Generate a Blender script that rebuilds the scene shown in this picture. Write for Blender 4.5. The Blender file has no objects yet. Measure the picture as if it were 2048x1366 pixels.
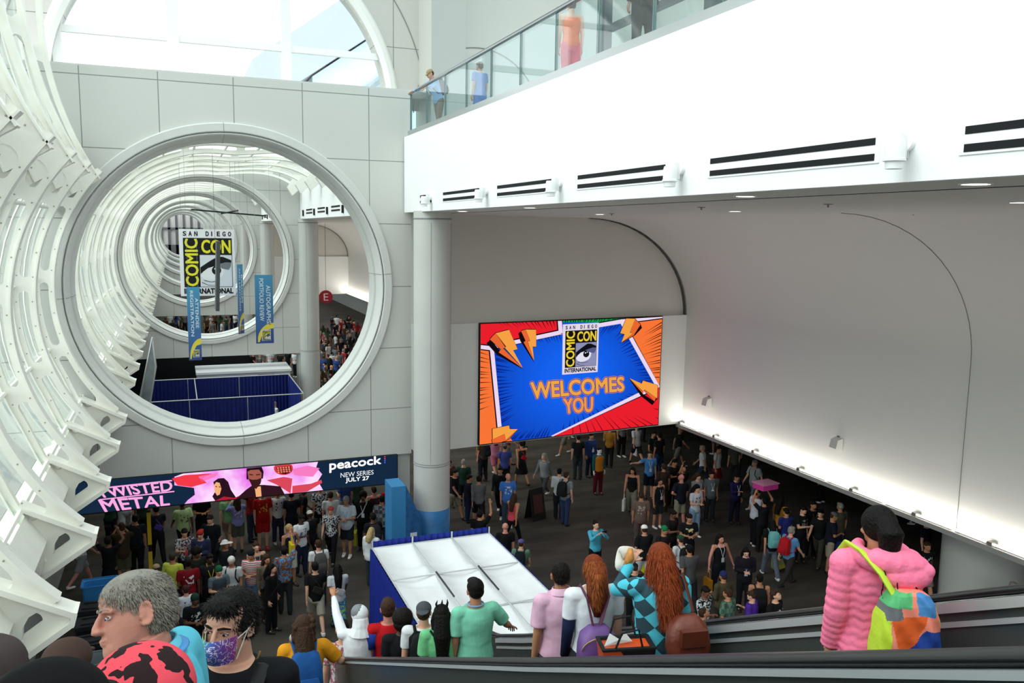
import bpy, bmesh, math, random
from mathutils import Vector, Matrix, Quaternion
SC = bpy.context.scene
COL = SC.collection
PI = math.pi
# ---------------------------------------------------------------- camera, sky, light, exposure
EYE = 9.5
cd = bpy.data.cameras.new('camera'); cam = bpy.data.objects.new('camera', cd); COL.objects.link(cam)
cd.sensor_width = 36; cd.lens = 36*1663/2048; cd.clip_start = .05; cd.clip_end = 600
F_, CX, CY = 1663., 1024., 683.
def _ray(px, py): return Vector((px-CX, -(py-CY), -F_))
_y = _ray(350, 453).normalized(); _x = _ray(5180, 527).normalized(); _x = (_x-_x.dot(_y)*_y).normalized(); _z = _x.cross(_y)
ROT = Matrix((_x, _y, _z))
cam.matrix_world = Matrix.Translation((0, 0, EYE)) @ ROT.to_4x4()
SC.camera = cam
def look(px, py): return (ROT @ _ray(px, py)).normalized()
def on_y(px, py, Y): v = look(px, py); return Vector((0, 0, EYE))+v*(Y/v.y)
def on_z(px, py, Z): v = look(px, py); return Vector((0, 0, EYE))+v*((Z-EYE)/v.z)
def on_x(px, py, X): v = look(px, py); return Vector((0, 0, EYE))+v*(X/v.x)
W = bpy.data.worlds.new('sky'); SC.world = W; W.use_nodes = True
_n = W.node_tree.nodes; _l = W.node_tree.links; _n.clear()
_o = _n.new('ShaderNodeOutputWorld'); _b = _n.new('ShaderNodeBackground'); _b.inputs[1].default_value = 1.0
_tc = _n.new('ShaderNodeTexCoord'); _sp = _n.new('ShaderNodeSeparateXYZ'); _cr = _n.new('ShaderNodeValToRGB')
_cr.color_ramp.elements[0].position = .44; _cr.color_ramp.elements[0].color = (.42, .44, .45, 1)
_cr.color_ramp.elements[1].position = .56; _cr.color_ramp.elements[1].color = (1.8, 1.85, 1.85, 1)
_mr = _n.new('ShaderNodeMapRange'); _mr.inputs[1].default_value = -1; _mr.inputs[2].default_value = 1
_l.new(_tc.outputs['Generated'], _sp.inputs[0]); _l.new(_sp.outputs[2], _mr.inputs[0]); _l.new(_mr.outputs[0], _cr.inputs[0])
_l.new(_cr.outputs[0], _b.inputs[0]); _l.new(_b.outputs[0], _o.inputs[0])
sd = bpy.data.lights.new('sun', 'SUN'); sd.energy = 1.6; sd.angle = math.radians(40); sd.color = (1, .985, .95)
so = bpy.data.objects.new('sun', sd); COL.objects.link(so)
so.rotation_euler = Vector((1, .22, -.95)).to_track_quat('-Z', 'Y').to_euler()
SC.view_settings.view_transform = 'Standard'; SC.view_settings.look = 'None'; SC.view_settings.gamma = 1
SC.view_settings.use_curve_mapping = False; SC.view_settings.exposure = 0.35
SC.cycles.max_bounces = 7; SC.cycles.diffuse_bounces = 4; SC.cycles.transparent_max_bounces = 24
SC.cycles.glossy_bounces = 3; SC.cycles.transmission_bounces = 4; SC.cycles.use_denoising = True
SC.cycles.caustics_reflective = False; SC.cycles.caustics_refractive = False
# ---------------------------------------------------------------- materials
def lin(c):
    if isinstance(c, str):
        c = [int(c[i:i+2], 16)/255 for i in (0, 2, 4)]
    return tuple((x/12.92 if x <= .04045 else ((x+.055)/1.055)**2.4) for x in c)
_M = {}
def mat(col, rough=.7, metal=0., noise=0., nscale=8., bump=0., bscale=30., spec=.3, key=None):
    k = key or (col, rough, metal, noise, nscale, bump, bscale)
    if k in _M: return _M[k]
    m = bpy.data.materials.new('m_%s' % (col if isinstance(col, str) else 'c')); m.use_nodes = True
    b = m.node_tree.nodes['Principled BSDF']; c = lin(col)
    b.inputs['Base Color'].default_value = (*c, 1); b.inputs['Roughness'].default_value = rough
    b.inputs['Metallic'].default_value = metal; b.inputs['Specular IOR Level'].default_value = spec
    N = m.node_tree.nodes; L = m.node_tree.links
    if noise or bump:
        tc = N.new('ShaderNodeTexCoord')
    if noise:
        t = N.new('ShaderNodeTexNoise'); t.inputs['Scale'].default_value = nscale; t.inputs['Detail'].default_value = 4
        L.new(tc.outputs['Object'], t.inputs['Vector'])
        r = N.new('ShaderNodeMapRange'); r.inputs[1].default_value = .3; r.inputs[2].default_value = .7; r.inputs[3].default_value = 1-noise; r.inputs[4].default_value = 1+noise
        L.new(t.outputs[0], r.inputs[0])
        x = N.new('ShaderNodeMix'); x.data_type = 'RGBA'; x.blend_type = 'MULTIPLY'; x.inputs[0].default_value = 1
        x.inputs[6].default_value = (*c, 1); L.new(r.outputs[0], x.inputs[7]); L.new(x.outputs[2], b.inputs['Base Color'])
    if bump:
        t = N.new('ShaderNodeTexNoise'); t.inputs['Scale'].default_value = bscale; L.new(tc.outputs['Object'], t.inputs['Vector'])
        u = N.new('ShaderNodeBump'); u.inputs['Strength'].default_value = bump; u.inputs['Distance'].default_value = .03
        L.new(t.outputs[0], u.inputs['Height']); L.new(u.outputs[0], b.inputs['Normal'])
    _M[k] = m; return m
def emis(col, s=1.0):
    k = ('e', col, s)
    if k in _M: return _M[k]
    m = bpy.data.materials.new('glow'); m.use_nodes = True; N = m.node_tree.nodes; N.clear()
    e = N.new('ShaderNodeEmission'); e.inputs[0].default_value = (*lin(col), 1); e.inputs[1].default_value = s
    o = N.new('ShaderNodeOutputMaterial'); m.node_tree.links.new(e.outputs[0], o.inputs[0]); _M[k] = m; return m
def glass(col, gloss=.08, fres=.45):
    k = ('g', col, gloss, fres)
    if k in _M: return _M[k]
    m = bpy.data.materials.new('glass'); m.use_nodes = True; N = m.node_tree.nodes; L = m.node_tree.links; N.clear()
    t = N.new('ShaderNodeBsdfTransparent'); t.inputs[0].default_value = (*lin(col), 1)
    g = N.new('ShaderNodeBsdfGlossy'); g.inputs[1].default_value = .03
    lw = N.new('ShaderNodeLayerWeight'); lw.inputs[0].default_value = .35
    ma = N.new('ShaderNodeMath'); ma.operation = 'MULTIPLY_ADD'; ma.inputs[1].default_value = fres; ma.inputs[2].default_value = gloss
    x = N.new('ShaderNodeMixShader'); o = N.new('ShaderNodeOutputMaterial')
    L.new(lw.outputs[1], ma.inputs[0]); L.new(ma.outputs[0], x.inputs[0]); L.new(t.outputs[0], x.inputs[1]); L.new(g.outputs[0], x.inputs[2]); L.new(x.outputs[0], o.inputs[0])
    _M[k] = m; return m
def seams(col, xs, zs, w=.012, dark=.45, rough=.6):
    """panelled wall: thin open joints at fixed object-space x and z."""
    m = bpy.data.materials.new('panelled'); m.use_nodes = True; N = m.node_tree.nodes; L = m.node_tree.links
    b = N['Principled BSDF']; b.inputs['Roughness'].default_value = rough; b.inputs['Specular IOR Level'].default_value = .25
    tc = N.new('ShaderNodeTexCoord'); s = N.new('ShaderNodeSeparateXYZ'); L.new(tc.outputs['Object'], s.inputs[0])
    acc = None
    for ax, vals in ((0, xs), (2, zs)):
        for v in vals:
            c = N.new('ShaderNodeMath'); c.operation = 'COMPARE'; c.inputs[1].default_value = v; c.inputs[2].default_value = w
            L.new(s.outputs[ax], c.inputs[0])
            if acc is None: acc = c
            else:
                a = N.new('ShaderNodeMath'); a.operation = 'MAXIMUM'; L.new(acc.outputs[0], a.inputs[0]); L.new(c.outputs[0], a.inputs[1]); acc = a
    t = N.new('ShaderNodeTexNoise'); t.inputs['Scale'].default_value = .35; L.new(tc.outputs['Object'], t.inputs['Vector'])
    r = N.new('ShaderNodeMapRange'); r.inputs[3].default_value = .96; r.inputs[4].default_value = 1.04; L.new(t.outputs[0], r.inputs[0])
    x0 = N.new('ShaderNodeMix'); x0.data_type = 'RGBA'; x0.blend_type = 'MULTIPLY'; x0.inputs[0].default_value = 1; x0.inputs[6].default_value = (*lin(col), 1); L.new(r.outputs[0], x0.inputs[7])
    x = N.new('ShaderNodeMix'); x.data_type = 'RGBA'; L.new(acc.outputs[0], x.inputs[0]); L.new(x0.outputs[2], x.inputs[6])
    c = lin(col); x.inputs[7].default_value = (c[0]*dark, c[1]*dark, c[2]*dark, 1); L.new(x.outputs[2], b.inputs['Base Color'])
    return m
# ---------------------------------------------------------------- mesh building
class M:
    def __init__(s): s.v = []; s.f = []; s.k = []; s.cur = 0; s.T = None
    def add(s, vs, fs):
        n = len(s.v)
        s.v += [tuple(s.T @ Vector(p)) if s.T else tuple(p) for p in vs]
        for f in fs: s.f.append(tuple(n+i for i in f)); s.k.append(s.cur)
        return s
    def box(s, a, b):
        x0, y0, z0 = a; x1, y1, z1 = b
        return s.add([(x0, y0, z0), (x1, y0, z0), (x1, y1, z0), (x0, y1, z0), (x0, y0, z1), (x1, y0, z1), (x1, y1, z1), (x0, y1, z1)],
                     [(0, 3, 2, 1), (4, 5, 6, 7), (0, 1, 5, 4), (1, 2, 6, 5), (2, 3, 7, 6), (3, 0, 4, 7)])
    def cbox(s, c, d, R=None):
        n = len(s.v); old = s.T
        t = Matrix.Translation(c) @ (R.to_4x4() if R else Matrix.Identity(4)); s.T = (old @ t) if old else t
        s.box((-d[0]/2, -d[1]/2, -d[2]/2), (d[0]/2, d[1]/2, d[2]/2)); s.T = old; return s
    def rings(s, rs, closed=True, cap=True):
        """loft rings (lists of equal point count)."""
        n = len(rs[0]); vs = [p for r in rs for p in r]; fs = []
        for i in range(len(rs)-1):
            for j in range(n if closed else n-1):
                a = i*n+j; b = i*n+(j+1) % n; fs.append((a, b, b+n, a+n))
        if cap and closed: fs.append(tuple(range(n-1, -1, -1))); fs.append(tuple((len(rs)-1)*n+j for j in range(n)))
        return s.add(vs, fs)
    def tube(s, pts, r, n=8, flat=1.0, up=None, cap=True):
        pts = [Vector(p) for p in pts]; rr = r if isinstance(r, (list, tuple)) else [r]*len(pts); rs = []
        prev = None
        for i, p in enumerate(pts):
            d = (pts[min(i+1, len(pts)-1)]-pts[max(i-1, 0)]).normalized()
            u = Vector(up) if up else (prev or (Vector((0, 0, 1)) if abs(d.z) < .9 else Vector((1, 0, 0))))
            a = d.cross(u).normalized(); u = a.cross(d).normalized(); prev = u
            rs.append([tuple(p+a*(math.cos(t)*rr[i])+u*(math.sin(t)*rr[i]*flat)) for t in [2*PI*k/n for k in range(n)]])
        return s.rings(rs, cap=cap)
    def cyl(s, a, b, r, n=16, r2=None): return s.tube([a, b], [r, r if r2 is None else r2], n)
    def lathe(s, prof, n=32, c=(0, 0, 0), a0=0, a1=2*PI):
        full = abs(a1-a0-2*PI) < 1e-6; k = n if full else n+1
        rs = [[(c[0]+r*math.cos(a0+(a1-a0)*j/n), c[1]+r*math.sin(a0+(a1-a0)*j/n), c[2]+z) for j in range(k)] for r, z in prof]
        return s.rings(rs, closed=full, cap=full)
    def prism(s, poly, d, o=(0, 0, 0), ax=1):
        """polygon in the plane perpendicular to ax, extruded by d along ax."""
        def P(u, w, t):
            return {0: (o[0]+t, o[1]+u, o[2]+w), 1: (o[0]+u, o[1]+t, o[2]+w), 2: (o[0]+u, o[1]+w, o[2]+t)}[ax]
        n = len(poly)
        vs = [P(u, w, 0) for u, w in poly]+[P(u, w, d) for u, w in poly]
        return s.add(vs, [tuple(range(n)), tuple(range(2*n-1, n-1, -1))]+[(i, n+i, n+(i+1) % n, (i+1) % n) for i in range(n)])
    def ell(s, c, r, R=None, nu=14, nv=10):
        rs = []
        for i in range(nv+1):
            t = -PI/2+PI*i/nv; t = max(-PI/2+.03, min(PI/2-.03, t)); ring = []
            for j in range(nu):
                p = Vector((r[0]*math.cos(t)*math.cos(2*PI*j/nu), r[1]*math.cos(t)*math.sin(2*PI*j/nu), r[2]*math.sin(t)))
                if R: p = R @ p
                ring.append(tuple(p+Vector(c)))
            rs.append(ring)
        return s.rings(rs)
class Art(M):
    """one mesh that gathers coloured layers."""
    def __init__(s): super().__init__(); s.mats = []
    def use(s, mt):
        if mt not in s.mats: s.mats.append(mt)
        s.cur = s.mats.index(mt); return s
def mesh(name, m, mats, smooth=False):
    me = bpy.data.meshes.new(name); me.from_pydata(m.v, [], m.f)
    mats = mats if isinstance(mats, (list, tuple)) else [mats]
    for x in mats: me.materials.append(x)
    if len(mats) > 1: me.polygons.foreach_set('material_index', m.k)
    b = bmesh.new(); b.from_mesh(me); bmesh.ops.recalc_face_normals(b, faces=b.faces); b.to_mesh(me); b.free()
    if smooth:
        me.polygons.foreach_set('use_smooth', [True]*len(me.polygons))
        if smooth is not True: me.set_sharp_from_angle(angle=math.radians(smooth))
    return me
def obj(name, m, mats, parent=None, smooth=False, loc=None):
    me = m if isinstance(m, bpy.types.Mesh) else mesh(name, m, mats, smooth)
    o = bpy.data.objects.new(name, me); COL.objects.link(o)
    if parent: o.parent = parent
    if loc: o.location = loc
    return o
def tag(o, label=None, cat=None, group=None, kind=None):
    if label and not 4 <= len(label.split()) <= 16: print('LABEL', len(label.split()), label)
    for k, v in (('label', label), ('category', cat), ('group', group), ('kind', kind)):
        if v: o[k] = v
    return o
def thing(name, label, cat, loc=(0, 0, 0), rz=0, group=None):
    o = bpy.data.objects.new(name, None); COL.objects.link(o); o.location = loc; o.rotation_euler = (0, 0, rz); o.empty_display_size = .1
    return tag(o, label, cat, group)
def struct(name, m, mats, parent=None, smooth=False):
    o = obj(name, m, mats, parent, smooth)
    if not parent: o['kind'] = 'structure'
    return o
KIDS = {}
def children(o): return [c for c in o.children]
def copy_tree(o, parent=None):
    c = o.copy(); COL.objects.link(c); c.parent = parent
    for ch in o.children: copy_tree(ch, c)
    return c
# ================================================================ THE HALL
RC = (1.37, 7.93)               # axis of the round openings (x, z)
PY = 22.8; STEP = 20.8; NMOD = 8
white_steel = mat('F3F3EA', .45, noise=.03, nscale=3, spec=.4)
wall_grey = 'CFD0CD'
m_portal = seams('D2D4CF', [-2.0, -.27, 1.49, 3.2, 4.95], [13.06, 11.36, 9.66, 7.93, 6.2, 4.46])
m_trim = mat('D6D8D4', .55, noise=.03, nscale=1.5)
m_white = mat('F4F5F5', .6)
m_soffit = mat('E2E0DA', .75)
m_col = mat('C4C6C2', .5, noise=.03, nscale=1.2)
m_dark = mat('17181A', .8)
m_steel = mat('A9ADB0', .25, metal=1.0)
m_carpet = None
def carpet():
    m = bpy.data.materials.new('carpet'); m.use_nodes = True; N = m.node_tree.nodes; L = m.node_tree.links
    b = N['Principled BSDF']; b.inputs['Roughness'].default_value = .95; b.inputs['Specular IOR Level'].default_value = .1
    tc = N.new('ShaderNodeTexCoord'); mp = N.new('ShaderNodeMapping'); mp.inputs['Scale'].default_value = (.35, 1.2, 1); mp.inputs['Rotation'].default_value = (0, 0, .12); L.new(tc.outputs['Object'], mp.inputs[0])
    t = N.new('ShaderNodeTexNoise'); t.inputs['Scale'].default_value = 1.1; t.inputs['Detail'].default_value = 6; L.new(mp.outputs[0], t.inputs['Vector'])
    r = N.new('ShaderNodeValToRGB'); e = r.color_ramp.elements; e[0].position = .38; e[0].color = (*lin('3F3B37'), 1); e[1].position = .62; e[1].color = (*lin('504B45'), 1); L.new(t.outputs[0], r.inputs[0])
    v = N.new('ShaderNodeTexNoise'); v.inputs['Scale'].default_value = 60; L.new(tc.outputs['Object'], v.inputs['Vector'])
    mr = N.new('ShaderNodeMapRange'); mr.inputs[3].default_value = .8; mr.inputs[4].default_value = 1.2; L.new(v.outputs[0], mr.inputs[0])
    x = N.new('ShaderNodeMix'); x.data_type = 'RGBA'; x.blend_type = 'MULTIPLY'; x.inputs[0].default_value = 1; L.new(r.outputs[0], x.inputs[6]); L.new(mr.outputs[0], x.inputs[7]); L.new(x.outputs[2], b.inputs['Base Color'])
    return m
m_carpet = carpet()
m = M(); m.box((-4.5, -12, -.3), (40, 200, 0)); struct('floor', m, m_carpet)
m = M(); m.box((-60, -30, -.5), (-4.6, 220, -.15)); struct('ground_outside', m, mat('B9BAB6', .9, noise=.1, nscale=.3))
# ---- round-opening walls
def portal(k):
    y = PY+STEP*k; m = M(); N = 96
    x0, x1, z0, z1 = -4.2, 6.12, 3.1, (13.26 if k == 0 else 12.75)
    R = 4.0; th = [2*PI*i/N for i in range(N)]
    cor = sorted([math.atan2(z-RC[1], x-RC[0]) % (2*PI) for x in (x0, x1) for z in (z0, z1)])
    th = sorted(set(th+cor)); n = len(th); inn = []; out = []
    for t in th:
        c, s = math.cos(t), math.sin(t); inn.append((RC[0]+R*c, RC[1]+R*s))
        ds = []
        if c > 1e-9: ds.append((x1-RC[0])/c)
        if c < -1e-9: ds.append((x0-RC[0])/c)
        if s > 1e-9: ds.append((z1-RC[1])/s)
        if s < -1e-9: ds.append((z0-RC[1])/s)
        d = min(ds); out.append((RC[0]+d*c, RC[1]+d*s))
    D = 1.1
    vs = [(x, y, z) for x, z in inn]+[(x, y, z) for x, z in out]+[(x, y+D, z) for x, z in inn]+[(x, y+D, z) for x, z in out]
    fs = []
    for i in range(n):
        j = (i+1) % n
        fs += [(i, j, n+j, n+i), (2*n+i, 3*n+i, 3*n+j, 2*n+j), (n+i, n+j, 3*n+j, 3*n+i)]
    m.add(vs, fs)
    o = struct('wall_%d' % (k+1), m, m_portal)
    # ring trim lining the opening: raised outer band, shadow gap, stepped reveal
    prof = [(4.2, 0.0), (4.2, -.07), (4.17, -.1), (3.99, -.1), (3.97, -.08), (3.97, .03), (3.945, .03), (3.945, -.05), (3.92, -.07), (3.9, -.05), (3.86, .1), (3.84, .42), (3.9, .44), (3.9, .5), (3.8, .52), (3.79, 1.06), (3.82, 1.16), (3.97, 1.2), (4.2, 1.2), (4.2, 1.1)]
    t = M(); rs = []
    for r, d in prof: rs.append([(RC[0]+r*math.cos(2*PI*j/N), y+d, RC[1]+r*math.sin(2*PI*j/N)) for j in range(N)])
    t.rings(rs, cap=False); t.cur = 1
    t.cur = 0
    obj('ring_trim', t, m_trim, o, smooth=30)
    g = M()                                                # four joints across the ring
    for a in ((5, 92, 183, 272) if k == 0 else ()):
        a = math.radians(a); c, s = math.cos(a), math.sin(a)
        g.tube([(RC[0]+r*c, y+d, RC[1]+r*s) for r, d in ((4.2, -.07), (4.17, -.103), (3.99, -.103), (3.94, -.06), (3.895, -.052), (3.85, .1), (3.835, .42), (3.795, .52), (3.785, 1.06))], .006, 4)
    if g.v: obj('joint', g, mat('8C8F8B', .8), o)
    return o
for k in range(NMOD): portal(k)
# ---- columns with base rings
def column(k, x, y, r, wrap):
    m = M(); m.lathe([(r, 0), (r, 10.0)], 40, (x, y, 0))
    o = struct('column_%d' % (k+1), m, m_col, smooth=30)
    j = M()
    for z in (3.2, 3.26): j.lathe([(r+.003, z), (r+.012, z+.01), (r+.003, z+.02)], 40, (x, y, 0))
    j.lathe([(r+.003, 9.78), (r+.014, 9.8), (r+.003, 9.82)], 40, (x, y, 0))
    for a in (250, 340, 70, 160):
        a = math.radians(a); j.tube([(x+r*math.cos(a), y+r*math.sin(a), 3.3), (x+r*math.cos(a), y+r*math.sin(a), 9.7)], .006, 4)
    obj('joint', j, mat('8C8F8B', .7), o)
    return o
column(0, 6.29, 21.3, .495, True)
for k in range(1, NMOD): column(k, 6.29, PY+STEP*k, .495, False)
m = M()
for k in range(NMOD): m.box((5.72, PY+STEP*k+.1, 0), (6.1, PY+STEP*k+1.0, 3.1))
struct('pillar_row', m, m_col)
# ---- bay: fascia, soffit, cove ceiling, bulkhead walls
XF, ZC, ZT, XW = 5.91, 9.98, 12.02, 16.65
def cove():                                                 # profile (x, z) from slot to bulkhead foot
    p = [(7.16, ZC), (12.6, ZC)]
    for i in range(1, 17):
        a = PI/2*i/16; p.append((12.6+4.05*math.sin(a), 6.7+3.28*math.cos(a)))
    p += [(XW, 2.78)]; return p
def extr(m, prof, y0, y1):
    m.add([(x, y0, z) for x, z in prof]+[(x, y1, z) for x, z in prof], [(i, i+1, len(prof)+i+1, len(prof)+i) for i in range(len(prof)-1)])
for k in range(NMOD):
    y0 = PY+STEP*(k-1)+1.1 if k else -12; y1 = PY+STEP*k
    m = M(); m.box((XF, y0 if k else -12, ZC), (XF+.12, y1-.05, ZT)); m.box((XF+.12, y0, ZT-.3), (26, y1+1.1, ZT))
    w = struct('wall_fascia_%d' % (k+1), m, m_white)
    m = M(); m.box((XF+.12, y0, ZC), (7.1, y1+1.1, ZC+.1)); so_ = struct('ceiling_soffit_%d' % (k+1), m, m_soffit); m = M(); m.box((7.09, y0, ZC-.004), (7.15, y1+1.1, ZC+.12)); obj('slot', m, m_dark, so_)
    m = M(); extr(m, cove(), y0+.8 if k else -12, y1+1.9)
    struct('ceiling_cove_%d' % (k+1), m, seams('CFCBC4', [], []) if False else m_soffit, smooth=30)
    if k < 3:
        m = M(); m.box((XW, y0 if k else -12, 2.6), (34, y1+3.2, 2.78))
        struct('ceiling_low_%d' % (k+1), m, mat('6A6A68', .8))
    # cross wall carrying the screen, turned a little
    if k in (1, 2): continue
    a0, a1 = Vector((6.6, y1+1.1)), Vector((XW+.02, y1+2.0)); n = (a1-a0).normalized(); L = (a1-a0).length; R = Matrix.Rotation(math.atan2(n.y, n.x), 4, 'Z')
    def in_wall(m): m.T = Matrix.Translation((a0.x, a0.y, 0)) @ R; return m
    m = in_wall(M()); m.box((0, 0, 2.78), (L, 1.2, 6.68)); struct('wall_screen_%d' % (k+1), m, mat('E4E5E1', .6))
    m = in_wall(M()); m.box((0, .16, 6.68), (L+.3, 1.2, ZC+.05)); struct('wall_arch_%d' % (k+1), m, mat('D2CEC6', .7))
    m = in_wall(M())                                        # thin reveal following the cove edge, its gap shadow painted as dark colour
    pr = [(x-a0.x, z) for x, z in cove()[1:-1]]
    m.add([(x, .02, z-.02) for x, z in pr]+[(x, .16, z-.02) for x, z in pr], [(i, i+1, len(pr)+i+1, len(pr)+i) for i in range(len(pr)-1)])
    struct('reveal_shade_%d' % (k+1), m, mat('5A5852', .8), smooth=30)
m = M()
for y in (13.4, 34.2, 3.0):                                 # joint lines that run round the cove
    p = cove()[1:]; m.tube([(x-.004, y, z-.004) for x, z in p], .007, 4)
struct('trim_cove_joint', m, mat('6B6862', .8))
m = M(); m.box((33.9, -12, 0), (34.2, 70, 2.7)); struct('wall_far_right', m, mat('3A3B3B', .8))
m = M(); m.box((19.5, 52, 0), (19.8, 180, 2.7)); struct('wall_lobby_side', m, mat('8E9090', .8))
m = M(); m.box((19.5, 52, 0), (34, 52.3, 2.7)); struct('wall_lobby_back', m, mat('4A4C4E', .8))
m = M(); m.lathe([(.98, 0), (.98, 2.7)], 40, (18.95, 14.4, 0)); struct('column_20', m, m_col, smooth=30)
# ---- gable over the first round opening, with the big arched window
GY = 24.3; GC = (1.52, 12.95)
def arch_wall():
    m = M(); N = 64; R = 4.3; x0, x1, z0, z1 = -6, 6.75, 13.2, 22
    pts = [(GC[0]+R*math.cos(PI*i/N), GC[1]+R*math.sin(PI*i/N)) for i in range(N+1)]
    outs = []
    for i in range(N+1):
        t = PI*i/N; c, s = math.cos(t), math.sin(t); ds = []
        if c > 1e-6: ds.append((x1-GC[0])/c)
        if c < -1e-6: ds.append((x0-GC[0])/c)
        if s > 1e-6: ds.append((z1-GC[1])/s)
        d = min(ds); outs.append((GC[0]+d*c, GC[1]+d*s))
    ext = [(x1, z1), (x0, z1)]
    n = N+1
    m.add([(x, GY, z) for x, z in pts]+[(x, GY, z) for x, z in outs]+[(x, GY+.6, z) for x, z in pts], [(i, i+1, n+i+1, n+i) for i in range(N)]+[(i, i+1, 2*n+i+1, 2*n+i) for i in range(N)])
    for cx, a in ((x1, 0), (x0, 1)):
        i = [j for j in range(N) if abs(outs[j][0]-cx) < 1e-4 and abs(outs[j+1][0]-cx) > 1e-4 or abs(outs[j][0]-cx) > 1e-4 and abs(outs[j+1][0]-cx) < 1e-4]
        for j in i: m.add([(outs[j][0], GY, outs[j][1]), (outs[j+1][0], GY, outs[j+1][1]), (cx, GY, z1)], [(0, 1, 2)])
    return m
m = arch_wall(); struct('wall_gable', m, seams('C9CAC5', [6.0], [14.7, 17.2, 19.7]))
m = M(); m.box((6.75, 23.0, 12.0), (7.75, 24.6, 22)); struct('pillar_gable', m, mat('BFC1BC', .6))
m = M(); rs = []
for r, d in ((4.3, -.02), (4.3, .3), (4.5, .3)): rs.append([])
m = M()
pr = [(4.3, .25), (4.3, -.1), (4.42, -.14), (4.55, -.1), (4.62, -.02), (4.62, 0)]
m.rings([[(GC[0]+r*math.cos(PI*j/64), GY+d, GC[1]+r*math.sin(PI*j/64)) for j in range(65)] for r, d in pr], closed=False)
struct('trim_1', m, mat('F2F3EF', .5), smooth=30)
m = M(); pr = [(5.42, -.012), (5.45, -.012)]
m.rings([[(GC[0]+r*math.cos(PI*j/64), GY+d, GC[1]+r*math.sin(PI*j/64)) for j in range(65)] for r, d in pr], closed=False)
struct('trim_2', m, mat('8C8E89', .8))
win = M(); R = 4.35
for x, w in ((.12, .3), (3.02, .26), (-2.6, .2)):
    h = math.sqrt(R*R-(x-GC[0])**2); win.box((x-w/2, GY+.1, 13.2), (x+w/2, GY+.32, GC[1]+h))
win.box((GC[0]-4.2, GY+.12, 14.33), (GC[0]+4.2, GY+.28, 14.5)); win.box((GC[0]-3.2, GY+.12, 15.9), (GC[0]+3.2, GY+.28, 16.05))
w1 = struct('window_1', win, m_white)
g = M(); n = 48; g.add([(GC[0]+R*math.cos(PI*j/n), GY+.2, GC[1]+R*math.sin(PI*j/n)) for j in range(n+1)], [tuple(range(n+1))]); obj('pane', g, glass('F4FAFA', .03), w1)
m = M(); m.box((-4.2, PY, 13.26), (6.75, GY+.7, 13.3)); struct('trim_ledge', m, m_trim)
# ---- curved steel ribs of the glazed vault
def rib(arcs, web=.13, flange=.24, foot=False):
    """arcs: (cx, cz, a0, a1, r_in(a), r_out(a), bridges) angles in degrees."""
    m = M()
    for n_, (cx, cz, a0, a1, ri, ro, br, slot) in enumerate(arcs):
        web = .13-.024*n_
        A = sorted(set([a0+(a1-a0)*i/int(abs(a1-a0)/2.5+2) for i in range(int(abs(a1-a0)/2.5+2)+1)]+[b+s*d for b, w in br for s in (-1, 1) for d in (w, w+.5, w+1.3, w+2.4)]))
        A = [a for a in A if min(a0, a1)-1e-6 <= a <= max(a0, a1)+1e-6]
        T = web/2; rows = []
        for a in A:
            rin, rout = ri(a), ro(a); rc = (rin+rout)/2; hw = max(.02, (rout-rin)/2-.13) if slot else 0
            if slot:
                d = 1e9
                for b, w in br: d = min(d, (abs(a-b)-w)*math.radians(1)*rc)
                h = 0 if d <= 1e-9 else (hw if d >= hw else hw*math.sqrt(max(0, 1-((hw-d)/hw)**2)))
            else: h = 0
            c, s = math.cos(math.radians(a)), math.sin(math.radians(a))
            P = lambda r, y, c=c, s=s: (cx+r*c, y, cz+r*s)
            rows.append((P, rin, rc-h, rc+h, rout))
        for q in range(len(rows)-1):
            p, r = rows[q], rows[q+1]
            for i, j in ((1, 2), (3, 4)):
                for y in (-T, T): m.add([p[0](p[i], y), r[0](r[i], y), r[0](r[j], y), p[0](p[j], y)], [(0, 1, 2, 3)])
            if p[2] != p[3] or r[2] != r[3]:
                for i in (2, 3): m.add([p[0](p[i], -T), r[0](r[i], -T), r[0](r[i], T), p[0](p[i], T)], [(0, 1, 2, 3)])
        F = flange/2
        for i, sg in ((1, 1), (4, -1)):
            rr = []
            for row in rows:
                r0 = row[i]; rr.append([row[0](r0-.0*sg, -F), row[0](r0, F), row[0](r0+.03*sg, F), row[0](r0+.03*sg, -F)])
            m.rings(rr)
    return m
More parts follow.
